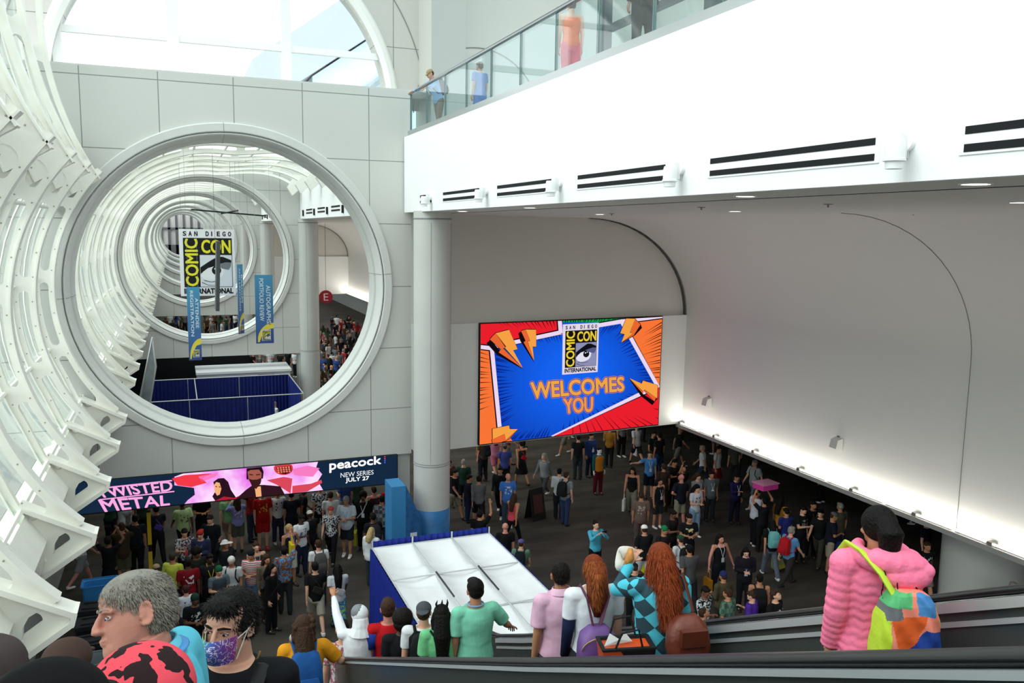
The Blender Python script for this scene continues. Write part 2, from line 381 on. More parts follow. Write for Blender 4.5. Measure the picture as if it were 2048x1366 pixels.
def nose(m, T=.16):
    """triangular bearing shoe at the foot with a slot, drawn as the bars round the hole."""
    A, B, B2, C, D = (-1.55, 5.2), (-1.28, 4.82), (-1.33, 4.68), (-1.98, 4.25), (-2.0, 4.95)
    def bar(p, q, w, t=T):
        p, q = Vector((p[0], 0, p[1])), Vector((q[0], 0, q[1])); d = (q-p).normalized(); n = Vector((-d.z, 0, d.x))*w/2
        m.add([tuple(v+Vector((0, y, 0))) for y in (-t, t) for v in (p-n, q-n, q+n, p+n)], [(0, 1, 2, 3), (7, 6, 5, 4), (0, 4, 5, 1), (1, 5, 6, 2), (2, 6, 7, 3), (3, 7, 4, 0)])
    bar((-2.3, 5.35), (-1.30, 4.80), .07, .17); bar((-1.29, 4.84), (-1.34, 4.66), .06, .17); bar((-1.32, 4.70), (-2.6, 3.85), .07, .17)
    # web plate with a pill slot
    poly = [(-2.25, 5.3), (-1.33, 4.79), (-1.37, 4.7), (-2.55, 3.9), (-2.95, 4.3)]
    ctr = Vector((-1.86, 4.70)); ax = Vector((.83, .56)); n = 24; hole = []
    for i in range(n):
        t = 2*PI*i/n; c, s = math.cos(t), math.sin(t)
        hole.append(ctr+ax*(.13*(1 if c > 0 else -1)+.105*c)+Vector((-ax.y, ax.x))*(.105*s))
    outs = []
    for h in hole:
        d = (h-ctr).normalized(); best = 9
        for i in range(len(poly)):
            p, q = Vector(poly[i]), Vector(poly[(i+1) % len(poly)]); e = q-p; den = d.x*e.y-d.y*e.x
            if abs(den) < 1e-9: continue
            w = p-ctr; t = (w.x*e.y-w.y*e.x)/den; u = (w.x*d.y-w.y*d.x)/den
            if t > 0 and -1e-6 <= u <= 1+1e-6: best = min(best, t)
        outs.append(ctr+d*best)
    for y in (-.07, .07):
        m.add([(p.x, y, p.y) for p in hole]+[(p.x, y, p.y) for p in outs], [(i, (i+1) % n, n+(i+1) % n, n+i) for i in range(n)])
    m.add([(p.x, -.07, p.y) for p in hole]+[(p.x, .07, p.y) for p in hole], [(i, (i+1) % n, n+(i+1) % n, n+i) for i in range(n)])
CXZ = RC
low = (CXZ[0], CXZ[1], 136.0, 226, lambda a: 4.06, lambda a: 4.5+.32*max(0, (a-205)/20)**1.5+.5*max(0, (150-a)/14)**1.5, [(141, 1.6), (150.5, 1.6), (175.2, 1.8), (199.3, 1.8), (222, 2.5)], True)
UPC = (4.67, 14.35)
up = (UPC[0], UPC[1], 60, 211, lambda a: 7.3, lambda a: 7.78+.25*max(0, (a-200)/11), [(210, 3), (187.5, 1.2), (168, 1.2), (148, 1.2), (128, 1.2), (108, 1.2), (88, 1.2), (68, 1.2)], True)
RY = [22.3-2.83*i for i in range(9)]
proto = M(); proto = rib([low, up]); nose(proto)
proto.prism([(-1.66, 10.62), (-2.45, 10.05), (-3.0, 10.1), (-3.25, 11.7), (-2.5, 11.85)], .08, (0, -.04, 0))
proto.cur = 1
for a in range(138, 222, 7):
    for r in (4.13, 4.42):
        c, s = math.cos(math.radians(a)), math.sin(math.radians(a)); proto.ell((CXZ[0]+r*c, -.07, CXZ[1]+r*s), (.014, .008, .014), nu=6, nv=4)
proto.cur = 0
pm = mesh('vault_rib', proto, [white_steel, mat('A8A79C', .5, metal=.5)], smooth=35)
ordn = ['closest to the round-opening wall', 'second from the round-opening wall', 'third from the round-opening wall', 'fourth from the round-opening wall', 'fifth from the round-opening wall', 'sixth from the round-opening wall', 'seventh from the round-opening wall, high at the corner', 'eighth from the round-opening wall, almost overhead', 'last one back over the escalators']
for i, y in enumerate(RY[:8]):
    o = bpy.data.objects.new('vault_rib', pm); COL.objects.link(o); o.location = (0, y, 0)
    tag(o, 'curved white steel rib with pill slots, '+ordn[i], 'steel rib', 'white steel ribs in front of the round-opening wall')
# sill panels, purlins, mullions and glazing between the ribs
def vault_skin(y0, y1, ribs, full, name, idx):
    m = M()
    def cyl(r, a0, a1, ya, yb, c=CXZ, n=14):
        m.add([(c[0]+r*math.cos(math.radians(a0+(a1-a0)*i/n)), y, c[1]+r*math.sin(math.radians(a0+(a1-a0)*i/n))) for y in (ya, yb) for i in range(n+1)], [(i, i+1, n+2+i, n+1+i) for i in range(n)])
    # bottom sill: bent white sheet
    sh = [(-2.22, 5.2), (-1.95, 4.78), (-2.03, 4.36), (-2.7, 4.2), (-3.3, 4.0)]
    m.add([(x, y, z) for y in (y0, y1) for x, z in sh], [(i, i+1, len(sh)+i+1, len(sh)+i) for i in range(len(sh)-1)])
    sh = [(-2.22, 5.2), (-2.32, 5.3)]
    for a in (216, 198, 176, 154):
        c, s = math.cos(math.radians(a)), math.sin(math.radians(a)); r = 4.46 if a != 216 else 4.5
        m.tube([(CXZ[0]+r*c, y0, CXZ[1]+r*s), (CXZ[0]+r*c, y1, CXZ[1]+r*s)], .045, 6)
    if full:
        for a in (203, 186, 168, 150, 132, 114, 96, 78, 64):
            c, s = math.cos(math.radians(a)), math.sin(math.radians(a)); m.tube([(UPC[0]+7.7*c, y0, UPC[1]+7.7*s), (UPC[0]+7.7*c, y1, UPC[1]+7.7*s)], .05, 6)
        cyl(4.62, 141, 152, y0, y1, n=4); cyl(7.85, 200, 206, y0, y1, UPC, 4)
    else:
        for a in (140, 126, 112, 98, 84, 70, 56):
            c, s = math.cos(math.radians(a)), math.sin(math.radians(a)); r = RFAR(a)+.42; m.tube([(CXZ[0]+r*c, y0, CXZ[1]+r*s), (CXZ[0]+r*c, y1, CXZ[1]+r*s)], .045, 6)
    for q in range(len(ribs)-1):                            # slim mullion half way between ribs
        y = (ribs[q]+ribs[q+1])/2
        for a0 in range(152, 218, 6):
            a, b = math.radians(a0), math.radians(a0+6); m.tube([(CXZ[0]+4.5*math.cos(t), y, CXZ[1]+4.5*math.sin(t)) for t in (a, b)], .022, 4, cap=False)
    w = struct(name, m, white_steel)
    g = M(); m2 = m; m = g
    def gc(c, r, a0, a1, n):
        g.add([(c[0]+(r(a0+(a1-a0)*i/n))*math.cos(math.radians(a0+(a1-a0)*i/n)), y, c[1]+(r(a0+(a1-a0)*i/n))*math.sin(math.radians(a0+(a1-a0)*i/n))) for y in (y0, y1) for i in range(n+1)], [(i, i+1, n+2+i, n+1+i) for i in range(n)])
    if full: gc(CXZ, lambda a: 4.55, 150, 218, 20); gc(UPC, lambda a: 7.82, 60, 204, 40)
    else: gc(CXZ, lambda a: RFAR(a)+.47, 41, 218, 48)
    obj('pane', g, glass('EAF4F3', .05), w, smooth=True)
def RFAR(a):
    t = max(0, min(1, (85-a)/50)); return 4.06+1.5*t*t*(3-2*t)
vault_skin(-12, PY, RY, True, 'window_2', 0)
far = (CXZ[0], CXZ[1], 41, 226, RFAR, lambda a: RFAR(a)+.42, [(a, 1.6) for a in (222, 199, 175, 151, 127, 103, 79, 55)], True)
fm = M(); fm = rib([far]); nose(fm); 
# bearing block at the right end
fm.prism([(5.45, 11.1), (5.9, 11.5), (5.9, 12.1), (5.6, 12.1), (5.2, 11.5)], .3, (0, -.15, 0))
fme = mesh('vault_rib', fm, white_steel, smooth=35)
for k in range(1, NMOD):
    y0 = PY+STEP*(k-1)+1.1; y1 = PY+STEP*k; ys = [y0+.6+(y1-y0-1.2)*i/6 for i in range(7)]
    vault_skin(y0, y1, ys, False, 'window_%d' % (k+2), k)
    m = M()
    for y in (ys if k < 6 else ys[::2]):
        o = bpy.data.objects.new('vault_rib', fme); COL.objects.link(o); o.location = (0, y, 0)
        tag(o, 'slim curved white steel rib arching over the hall seen through the round opening, section %s' % ['one', 'two', 'three', 'four', 'five', 'six', 'seven'][k-1], 'steel rib', 'white steel ribs of hall section %s beyond the opening' % ['one', 'two', 'three', 'four', 'five', 'six', 'seven'][k-1])
m = M(); m.box((-4.2, PY+STEP*(NMOD-1)+6, 0), (20, PY+STEP*(NMOD-1)+6.3, 13)); struct('wall_end', m, mat('D8DAD8', .7))
m = M()
for i in range(9): m.box((-4+i*1.35, PY+STEP*(NMOD-1)+5.6, 0), (-3.55+i*1.35, PY+STEP*(NMOD-1)+5.9, 12.6))
m.box((-4, PY+STEP*(NMOD-1)+5.6, 8.9), (10, PY+STEP*(NMOD-1)+5.9, 9.3)); m.box((-4, PY+STEP*(NMOD-1)+5.6, 3), (10, PY+STEP*(NMOD-1)+5.9, 6)); struct('window_30', m, mat('5A5D60', .6))
# left outer wall below the sill
m = M(); m.box((-3.45, -12, 0), (-3.2, 200, 4.05)); struct('wall_left', m, mat('A7A9A6', .7))
# balcony glass, rail and shoe
m = M(); m.box((5.99, -12, ZT), (6.03, 22.4, ZT+1.08)); b = struct('window_balustrade', m, glass('EBF5F6', .05, .2))
b.name = 'window_20'
m = M(); m.tube([(5.99, -12, ZT+1.12), (5.99, 22.45, ZT+1.12)], .045, 10); r1 = obj('handrail', m, m_steel, b, smooth=True)
m = M(); m.box((5.93, -12, ZT), (6.1, 22.45, ZT+.13)); obj('base_shoe', m, mat('B9BDBE', .3, metal=.7), b)
m = M()
for y in [22.4-1.55*i for i in range(0, 20)]: m.box((5.985, y-.008, ZT+.1), (6.035, y+.008, ZT+1.08))
obj('joint', m, mat('6F8A88', .3), b)
# upper floor beyond the balustrade
m = M(); m.box((14.5, 20.5, ZT), (14.8, 24.6, 22)); m.box((14.5, -12, 20.2), (14.8, 20.5, 22)); m.box((14.5, -12, ZT), (14.8, 20.5, ZT+.5)); struct('wall_upper_back', m, mat('E6E5DF', .7))
m = M()
for y in range(-12, 21, 4): m.box((14.55, y, ZT+.5), (14.75, y+.22, 20.2))
for z in (14.6, 16.6, 18.4): m.box((14.58, -12, z), (14.72, 20.5, z+.14))
w = struct('window_22', m, mat('5A5E62', .5)); m = M(); m.box((14.64, -12, ZT+.5), (14.66, 20.5, 20.2)); obj('pane', m, glass('E4F1F8', .04), w)
m = M(); m.box((7.75, 24.3, ZT), (14.5, 24.6, 22)); struct('wall_upper_end', m, mat('E3E3DD', .7))
m = M(); m.T = Matrix.Translation((0, 0, 0))
m.rings([[(8.6-(r)*math.cos(PI*j/40)+1.3*0, 24.28, 12.9+r*math.sin(PI*j/40)) for j in range(41)] for r in (2.0, 2.03)], closed=False); struct('trim_4', m, mat('8F908A', .8))
m = M(); m.add([(UPC[0]+7.8*math.cos(math.radians(60)), y, UPC[1]+7.8*math.sin(math.radians(60))) for y in (-12, 24.6)]+[(15, 24.6, 20), (15, -12, 20)], [(0, 1, 2, 3)]); struct('ceiling_upper', m, m_white)
# fascia air slots
def vent(y0, y1, lab):
    t = thing('air_vent', lab, 'vent', (XF, y0, 10.3), 0, 'linear air vents along the white balcony face')
    m = M(); m.box((-.012, 0, -.135), (0, y1-y0, .135)); obj('frame', m, m_white, t)
    m = M()
    for z in (-.085, .055): m.box((-.016, .05, z-.028+.0), (-.011, y1-y0-.05, z+.035))
    obj('slot', m, m_dark, t)
vp = ['nearest the grey column', 'second from the grey column', 'middle one of the row', 'long one before the big wall lamp', 'one cut off by the right edge']
def warmlamp(y, lab):
    t = thing('wall_lamp', lab, 'wall lamp', (XF, y, 10.28), 0, 'white swivel spot lamps on the white balcony face')
    m = M(); m.tube([(0, 0, .04), (-.05, 0, .04)], .085, 16); m.box((-.016, -.02, -.1), (-.01, .06, .14)); obj('wall_plate', m, m_white, t, smooth=30)
    m = M(); m.cbox((-.09, 0, 0), (.09, .07, .2)); obj('arm', m, mat('E4E6E6', .4), t)
    m = M(); m.lathe([(.0, .1), (.075, .1), (.085, .06), (.085, -.06), (.095, -.065), (.095, -.085), (.075, -.09), (.07, -.15), (0, -.15)], 20, (-.2, -.05, -.05)); obj('lamp_head', m, mat('EDEFEF', .4), t, smooth=30)
ln = ['nearest the grey column', 'second out from the column', 'third out from the column, between two vents', 'before the long vent, fourth out', 'largest, beside the longest vent']
for i in range(5):
    vent([16.5, 12.9, 9.36, 5.86, 2.4][i], [19.14, 15.55, 12.0, 8.48, 5.03][i], 'double black slot air vent in the balcony face, '+vp[i])
    warmlamp([20.1, 16.1, 12.6, 9.05, 5.55][i], 'white swivel spot lamp on the balcony face, '+ln[i])
vent(20.0, 21.14, 'short double black slot air vent in the white face, right by the column')
for k in range(1, 4):
    y1 = PY+STEP*k
    for i in range(4):
        t = M(); t.box((XF-.014, y1-2.2-3.5*i-1.9, 10.2), (XF-.001, y1-2.2-3.5*i, 10.27)); t.box((XF-.014, y1-2.2-3.5*i-1.9, 10.35), (XF-.001, y1-2.2-3.5*i, 10.42))
        t.box((XF-.014, y1-1.4-3.5*i, 10.1), (XF-.06, y1-1.2-3.5*i, 10.4))
        tag(obj('air_vent', t, m_dark), 'small dark double air slot on the white face in hall section %s beyond the opening' % ['one', 'two', 'three'][k-1], 'vent', 'far air slots, section %s' % ['one', 'two', 'three'][k-1])
# recessed downlights
dl = M(); rim = M()
def downlight(x, y, lab, e=5):
    t = thing('recessed_light', lab, 'ceiling light', (x, y, ZC), 0, 'round recessed lights under the balcony')
    m = M(); m.lathe([(.14, -.001), (.14, -.012), (.115, -.012), (.115, -.002)], 20); obj('rim', m, m_white, t)
    m = M(); m.lathe([(.0, -.006), (.112, -.006)], 20); obj('lens', m, emis('FFF6E4', 9), t)
for x, y, lb in ((6.5, 19.45, 'small round recessed light in the soffit close to the column'), (6.5, 15.27, 'round recessed light in the soffit below the second vent'), (6.5, 8.53, 'round recessed light in the soffit below the long vent'), (6.5, 5.34, 'large-looking round recessed light in the soffit by the right edge'), (10.06, 19.05, 'round recessed light in the cove ceiling near the arch top'), (10.46, 14.03, 'round recessed light in the middle of the cove ceiling'), (10.15, 7.67, 'round recessed light in the cove ceiling at the right edge')):
    downlight(x, y, lb)
# sprinkler plates
for i, (x, y) in enumerate(((9.93, 18.2), (9.04, 9.89), (13.2, 12.15), (8.6, 12.5))):
    m = M(); m.lathe([(0, -.01), (.07, -.01), (.07, 0)], 14, (x, y, ZC)); m.cyl((x, y, ZC-.05), (x, y, ZC), .015, 8)
    tag(obj('sprinkler', m, mat('8A8883', .5)), 'small flat ceiling sprinkler plate in the cove ceiling, '+['by the arch', 'above the nearest recessed light', 'over the curved wall', 'in the flat part near the slot'][i], 'sprinkler', 'ceiling sprinklers')
# bulkhead foot: ledge, strip lights with brackets
m = M(); m.box((XW-.22, -12, 2.66), (XW+.3, 24.85, 2.72)); m.box((XW-.24, -12, 2.66), (XW-.2, 24.85, 2.78)); struct('trim_light_ledge', m, mat('9A9A97', .5))
nm = ['at the far screen corner', 'second from the far corner', 'third from the far corner', 'fourth from the far corner', 'passing behind the dark-haired head', 'just right of the dark-haired head', 'above the round pillar', 'nearest at the right edge']
for i in range(9):
    y1 = 24.7-2.05*i; t = thing('strip_light', 'slim strip light on the ledge under the curved wall, '+(nm[i] if i < 8 else 'beyond the right edge'), 'strip light', (XW-.14, y1-1.0, 2.8), 0, 'strip lights along the curved wall foot')
    m = M(); m.tube([(0, -.92, .02), (0, .92, .02)], .028, 8); obj('tube', m, emis('FFF9F0', 6), t, smooth=True)
    ld = bpy.data.lights.new('strip_glow', 'AREA'); ld.shape = 'RECTANGLE'; ld.size = 2.05; ld.size_y = .1; ld.energy = 13; ld.color = (1, .96, .9); lo = bpy.data.objects.new('strip_glow', ld); COL.objects.link(lo); lo.parent = t; lo.location = (-.05, 0, .06); lo.rotation_euler = Matrix(((0, -.993, -.12), (1, 0, 0), (0, .12, -.993))).to_euler()
    m = M(); m.box((-.05, .94, -.06), (.13, 1.06, .06)); obj('bracket', m, mat('8D8C88', .4, metal=.5), t); m = M(); m.box((-.05, -.15, -.08), (.13, -.05, -.02)); obj('bracket', m, mat('8D8C88', .4, metal=.5), t)
for i, (y, z) in enumerate(((23.19, 3.87), (17.19, 3.9))):
    t = thing('wall_speaker', 'small white wall speaker on the curved wall, '+['farther one near the screen corner', 'nearer one above the strip lights'][i], 'speaker', (XW, y, z), 0)
    m = M(); m.prism([(-.26, -.1), (-.02, -.16), (-.02, .17), (-.2, .12)], .26, (0, -.13, 0)); obj('cabinet', m, mat('C9C8C2', .5), t)
    m = M(); m.box((-.03, .02, -.05), (.0, .1, .2)); obj('bracket', m, mat('6B6A66', .5), t)

# strip lights along the bays beyond the opening
for k in (1, 2, 3):
    y0, y1 = PY+STEP*(k-1)+2.2, PY+STEP*k+1.8
    t = thing('strip_light', 'continuous strip light along the curved wall foot in hall section %s beyond' % ['one', 'two', 'three'][k-1], 'strip light', (XW-.14, (y0+y1)/2, 2.8), 0)
    m = M(); m.tube([(0, -(y1-y0)/2, .02), (0, (y1-y0)/2, .02)], .03, 6); obj('tube', m, emis('FFF9F0', 6), t)
    ld = bpy.data.lights.new('strip_glow', 'AREA'); ld.shape = 'RECTANGLE'; ld.size = y1-y0; ld.size_y = .12; ld.energy = 260; ld.color = (1, .93, .88); lo = bpy.data.objects.new('strip_glow', ld); COL.objects.link(lo); lo.parent = t; lo.location = (-.06, 0, .07); lo.rotation_euler = Matrix(((0, -.96, -.28), (1, 0, 0), (0, .28, -.96))).to_euler()
# ================================================================ SIGNS AND SCREENS
_FC = {}
def text_mesh(s, bold=.0):
    k = (s, bold)
    if k in _FC: return _FC[k]
    c = bpy.data.curves.new('t', 'FONT'); c.body = s; c.size = 1; c.offset = bold; c.resolution_u = 3
    o = bpy.data.objects.new('t', c); COL.objects.link(o); bpy.context.view_layer.update()
    me = bpy.data.meshes.new_from_object(o.evaluated_get(bpy.context.evaluated_depsgraph_get()))
    V = [(v.co.x, v.co.y) for v in me.vertices]; F = [tuple(p.vertices) for p in me.polygons]
    bpy.data.objects.remove(o); bpy.data.curves.remove(c); bpy.data.meshes.remove(me)
    x0 = min(v[0] for v in V); x1 = max(v[0] for v in V); y0 = min(v[1] for v in V); y1 = max(v[1] for v in V)
    V = [((x-x0)/(x1-x0), (y-y0)/(y1-y0)) for x, y in V]; _FC[k] = (V, F); return _FC[k]
def put_text(m, s, quad, d=0., bold=.0, grow=0.):
    """quad: four (x, z) corners bl, br, tr, tl; text fills it. bold fattens the strokes, as a share of the letter height."""
    V, F = text_mesh(s, 0.); bl, br, tr, tl = [Vector(q) for q in quad]
    h = (tl-bl).length*bold; sh = [(0, 0)] if not bold else [(h*math.cos(2*PI*i/8), h*math.sin(2*PI*i/8)) for i in range(8)]
    for n_, (sx_, sz_) in enumerate(sh):
        vs = []
        for u, w in V:
            p = bl*(1-u)*(1-w)+br*u*(1-w)+tr*u*w+tl*(1-u)*w; vs.append((p.x+sx_, d-n_*.0004, p.y+sz_))
        m.add(vs, F)
def poly(m, pts, d=0.): m.add([(p[0], d, p[1]) for p in pts], [tuple(range(len(pts)))])
def rect(x0, z0, x1, z1): return [(x0, z0), (x1, z0), (x1, z1), (x0, z1)]
def ellp(cx, cz, rx, rz, n=24, a0=0, a1=360): return [(cx+rx*math.cos(math.radians(a0+(a1-a0)*i/n)), cz+rz*math.sin(math.radians(a0+(a1-a0)*i/n))) for i in range(n+(0 if a1-a0 == 360 else 1))]
def logo(parent, T, light, e=1., names=True):
    """convention badge in a unit box, x 0..1, z 0..1.3, mapped by T((x, z)) -> (x, z); layers step towards -y."""
    mk = (lambda c: emis(c, e)) if light else (lambda c: mat(c, .6))
    L = []
    art = Art()
    def layer(name, col, fn, d): art.use(mk(col)); fn(art, -d)
    def P(m, pts, d): poly(m, [T(p) for p in pts], d)
    def X(m, s, q, d, b=.04): put_text(m, s, [T(p) for p in q], d, b)
    layer('board', 'F2F3F6' if not light else 'E8DCF0', lambda m, d: P(m, rect(0, 0, 1, 1.3), d), .004)
    layer('black_field', '14141A', lambda m, d: (P(m, rect(.07, .17, .95, 1.13), d), [X(m, ch, rect(.075+.1015*i+.0, 1.17, .075+.1015*i+.052-(.04 if ch == 'I' else 0), 1.255), d, .05) for i, ch in enumerate('SAN DIEGO') if ch != ' '], X(m, 'INTERNATIONAL', rect(.07, .045, .95, .145), d, .06)), .008)
    def yel(m, d):
        put_text(m, 'COMIC', [T(p) for p in ((.325, .20), (.325, 1.105), (.105, 1.105), (.105, .20))], d, .035)
        X(m, 'CON', rect(.40, .84, .92, 1.09), d, .035)
    layer('yellow_letters', 'F3EC35' if not light else 'F0D23C', yel, .012)
    layer('eye_panel', 'E3E8EE' if not light else '8F93B8', lambda m, d: P(m, rect(.36, .18, .94, .80), d), .012)
    layer('eye_white', 'F6F7F8' if not light else 'E9E6F6', lambda m, d: P(m, [(.37, .40), (.42, .48), (.5, .545), (.6, .57), (.70, .56), (.80, .52), (.78, .42), (.72, .35), (.62, .31), (.5, .30), (.42, .33)], d), .015)
    def brow(m, d):
        P(m, [(.365, .43), (.365, .56), (.52, .67), (.68, .77), (.78, .765), (.93, .70), (.93, .64), (.82, .63), (.70, .60), (.6, .575), (.5, .545), (.42, .48)], d)
        P(m, ellp(.655, .50, .085, .088), d); P(m, [(.42, .30), (.55, .265), (.70, .285), (.70, .295), (.55, .275), (.43, .31)], d); P(m, [(.38, .26), (.5, .205), (.62, .20), (.62, .208), (.5, .215), (.39, .27)], d)
    layer('brow', '101218', brow, .018)
    layer('eye_shadow', '7C8087' if not light else '5A5E86', lambda m, d: P(m, [(.62, .60), (.72, .63), (.84, .66), (.93, .65), (.92, .58), (.88, .51), (.78, .53), (.7, .565)], d), .021)
    layer('glint', 'FFFFFF', lambda m, d: (P(m, ellp(.63, .53, .016, .018, 10), d), P(m, ellp(.68, .545, .014, .015, 10), d)), .024)
    return obj('badge', art, art.mats, parent)
# ---- big LED wall: drawn in the plane of the screen wall
SA, SB = Vector((6.6, PY+1.1)), Vector((XW+.02, PY+2.0)); SD = (SB-SA).normalized(); SN = Vector((SD.y, -SD.x))
def wallpt(px, py):
    v = look(px, py); n = Vector((SN.x, SN.y)); o = Vector((0, 0))
    t = (SA-o).dot(n)/Vector((v.x, v.y)).dot(n); p = Vector((v.x, v.y))*t
    return ((p-SA).dot(SD), EYE+v.z*t)
def sc(x, y): return wallpt(900+x/4.096, 600+y/4.096)
led = thing('led_screen', 'huge LED screen with blue burst and lightning bolts, reading WELCOMES YOU', 'screen')
led.matrix_world = Matrix.Translation((SA.x, SA.y, 0)) @ Matrix.Rotation(math.atan2(SD.y, SD.x), 4, 'Z')
EL = .74
c4 = [sc(240, 198), sc(1725, 132), sc(1690, 1012), sc(232, 1182)]
su0 = (c4[0][0]+c4[3][0])/2; su1 = (c4[1][0]+c4[2][0])/2; sz1 = (c4[0][1]+c4[1][1])/2; sz0 = (c4[2][1]+c4[3][1])/2
m = M(); m.box((su0-.03, -.09, sz0-.03), (su1+.03, 0, sz1+.03)); obj('cabinet', m, m_dark, led)
def clipq(p): return (min(max(p[0], su0), su1), min(max(p[1], sz0), sz1))
led_art = Art()
def lay(name, col, polys, d, e=EL, clip=True):
    m = led_art.use(emis(col, e) if isinstance(col, str) else col)
    for p in polys:
        q = [sc(*a) for a in p]
        if clip: q = [clipq(a) for a in q]
        poly(m, q, -.09-d*.004)
def burst():
    m = bpy.data.materials.new('burst'); m.use_nodes = True; N = m.node_tree.nodes; L = m.node_tree.links; N.clear()
    tc = N.new('ShaderNodeTexCoord'); mp = N.new('ShaderNodeMapping'); c = sc(1000, 620); mp.inputs['Location'].default_value = (-c[0]*.24, 0, -c[1]*.3); mp.inputs['Scale'].default_value = (.24, 0, .3); L.new(tc.outputs['Object'], mp.inputs[0])
    g = N.new('ShaderNodeTexGradient'); g.gradient_type = 'SPHERICAL'; L.new(mp.outputs[0], g.inputs[0])
    r = N.new('ShaderNodeValToRGB'); e = r.color_ramp.elements; e[0].position = 0; e[0].color = (*lin('0B2C9C'), 1); e[1].position = .75; e[1].color = (*lin('1565F5'), 1); L.new(g.outputs[0], r.inputs[0])
    em = N.new('ShaderNodeEmission'); L.new(r.outputs[0], em.inputs[0]); em.inputs[1].default_value = EL; o = N.new('ShaderNodeOutputMaterial'); L.new(em.outputs[0], o.inputs[0]); return m
lay('orange_ground', 'FF7838', [[(240, 198), (1725, 132), (1690, 1012), (232, 1182)]], 1)
lay('red_ground', 'F0202E', [[(232, 190), (880, 160), (885, 262), (232, 380)], [(820, 1125), (1545, 785), (1700, 690), (1700, 1012)]], 2)
lay('green_ground', '12A04A', [[(905, 160), (1420, 140), (1420, 170), (1205, 210), (905, 215)]], 2)
rnd = random.Random(4); ctr = (980, 640)
def rays(edge, n, ln, wd, jit=.3):
    out = []
    for i in range(n):
        t = (i+.5+rnd.uniform(-jit, jit))/n; x = edge[0][0]+(edge[1][0]-edge[0][0])*t; y = edge[0][1]+(edge[1][1]-edge[0][1])*t
        dx, dy = ctr[0]-x, ctr[1]-y; L = math.hypot(dx, dy); dx /= L; dy /= L; l = ln*rnd.uniform(.6, 1.1)
        out.append([(x-dy*wd, y+dx*wd), (x+dy*wd, y-dx*wd), (x+dx*l, y+dy*l)])
    return out
lay('speed_line', '150A10', rays([(380, 180), (880, 165)], 16, 85, 5)+rays([(915, 165), (1400, 145)], 22, 42, 4.5)+rays([(1720, 160), (1700, 640)], 17, 170, 3.6)+rays([(236, 420), (232, 900)], 14, 110, 3.6)+rays([(940, 1095), (1690, 1012)], 11, 175, 3)+rays([(1690, 740), (1690, 1000)], 3, 50, 3), 3)
def band(a, b, w):
    dx, dy = b[0]-a[0], b[1]-a[1]; L = math.hypot(dx, dy); nx, ny = -dy/L*w/2, dx/L*w/2
    return [(a[0]+nx, a[1]+ny), (b[0]+nx, b[1]+ny), (b[0]-nx, b[1]-ny), (a[0]-nx, a[1]-ny)]
bands = [((225, 382), (335, 392)), ((328, 380), (394, 1045)), ((330, 382), (890, 262)), ((885, 160), (892, 268)), ((1200, 205), (1392, 172)), ((1385, 172), (1725, 128)), ((1388, 170), (1692, 712)), ((1600, 738), (820, 1122)), ((1665, 690), (1590, 745))]
lay('frame_outline', '120818', [band(a, b, 52) for a, b in bands], 4)
lay('blue_burst', burst(), [[(348, 402), (880, 285), (905, 280), (905, 180), (1205, 180), (1205, 222), (1378, 192), (1462, 325), (1668, 700), (1585, 730), (810, 1112), (500, 1150), (405, 1035)]], 5)
lay('blue_shadow', '0A2790', rays([(360, 420), (400, 1030)], 20, 150, 7)+rays([(420, 1140), (800, 1112)], 14, 110, 6)+rays([(1240, 222), (1378, 200)], 6, 110, 5)+rays([(1400, 230), (1660, 700)], 18, 110, 6)+rays([(700, 320), (890, 285)], 8, 60, 5)+rays([(900, 1060), (1560, 745)], 16, 60, 5), 6)
lay('white_frame', 'F1DDF6', [band(a, b, 33) for a, b in bands], 7)
bl = {'s': [[(285, 350), (318, 318), (395, 410), (430, 450), (600, 572), (372, 445)], [(545, 268), (575, 250), (600, 330), (676, 512), (560, 330)], [(1545, 195), (1556, 225), (1500, 285), (1385, 352), (1480, 270)], [(1440, 625), (1565, 765), (1650, 820), (1690, 790), (1640, 856), (1545, 780)], [(335, 1130), (440, 1095), (545, 1045), (440, 1155), (335, 1172)]],
      'd': [[(312, 318), (360, 268), (440, 385), (420, 392), (578, 552), (385, 425), (402, 400)], [(567, 250), (605, 238), (640, 332), (622, 340), (670, 490), (588, 342), (604, 330)], [(1495, 150), (1543, 198), (1488, 285), (1385, 345), (1480, 270), (1455, 262)], [(1450, 635), (1562, 762), (1572, 735), (1658, 826), (1682, 752), (1560, 700)], [(330, 1135), (432, 1093), (440, 1148), (540, 1052), (470, 1130), (400, 1160), (335, 1166)]],
      'l': [[(360, 268), (468, 240), (538, 398), (502, 408), (580, 552), (432, 385), (445, 378)], [(605, 238), (688, 240), (690, 378), (660, 378), (672, 492), (620, 336), (640, 330)], [(1425, 148), (1497, 150), (1455, 265), (1480, 270), (1385, 345), (1412, 276), (1376, 268)], [(1450, 635), (1552, 680), (1562, 655), (1682, 692), (1678, 800), (1575, 728), (1562, 742)], [(333, 1048), (468, 1020), (474, 1050), (540, 1050), (440, 1142), (432, 1090), (335, 1132)]]}
def grow(p, g):
    cx = sum(a[0] for a in p)/len(p); cy = sum(a[1] for a in p)/len(p)
    return [(a[0]+(a[0]-cx)/math.hypot(a[0]-cx, a[1]-cy)*g, a[1]+(a[1]-cy)/math.hypot(a[0]-cx, a[1]-cy)*g) for a in p]
lay('bolt_shadow', '140A12', bl['s']+[grow(p, 5) for p in bl['d']+bl['l']], 8)
lay('bolt_side', 'EE6A32', bl['d'], 9); lay('bolt_outline', '140A12', [grow(p, 3) for p in bl['l']], 10); lay('bolt_face', 'FBA545', bl['l'], 11)
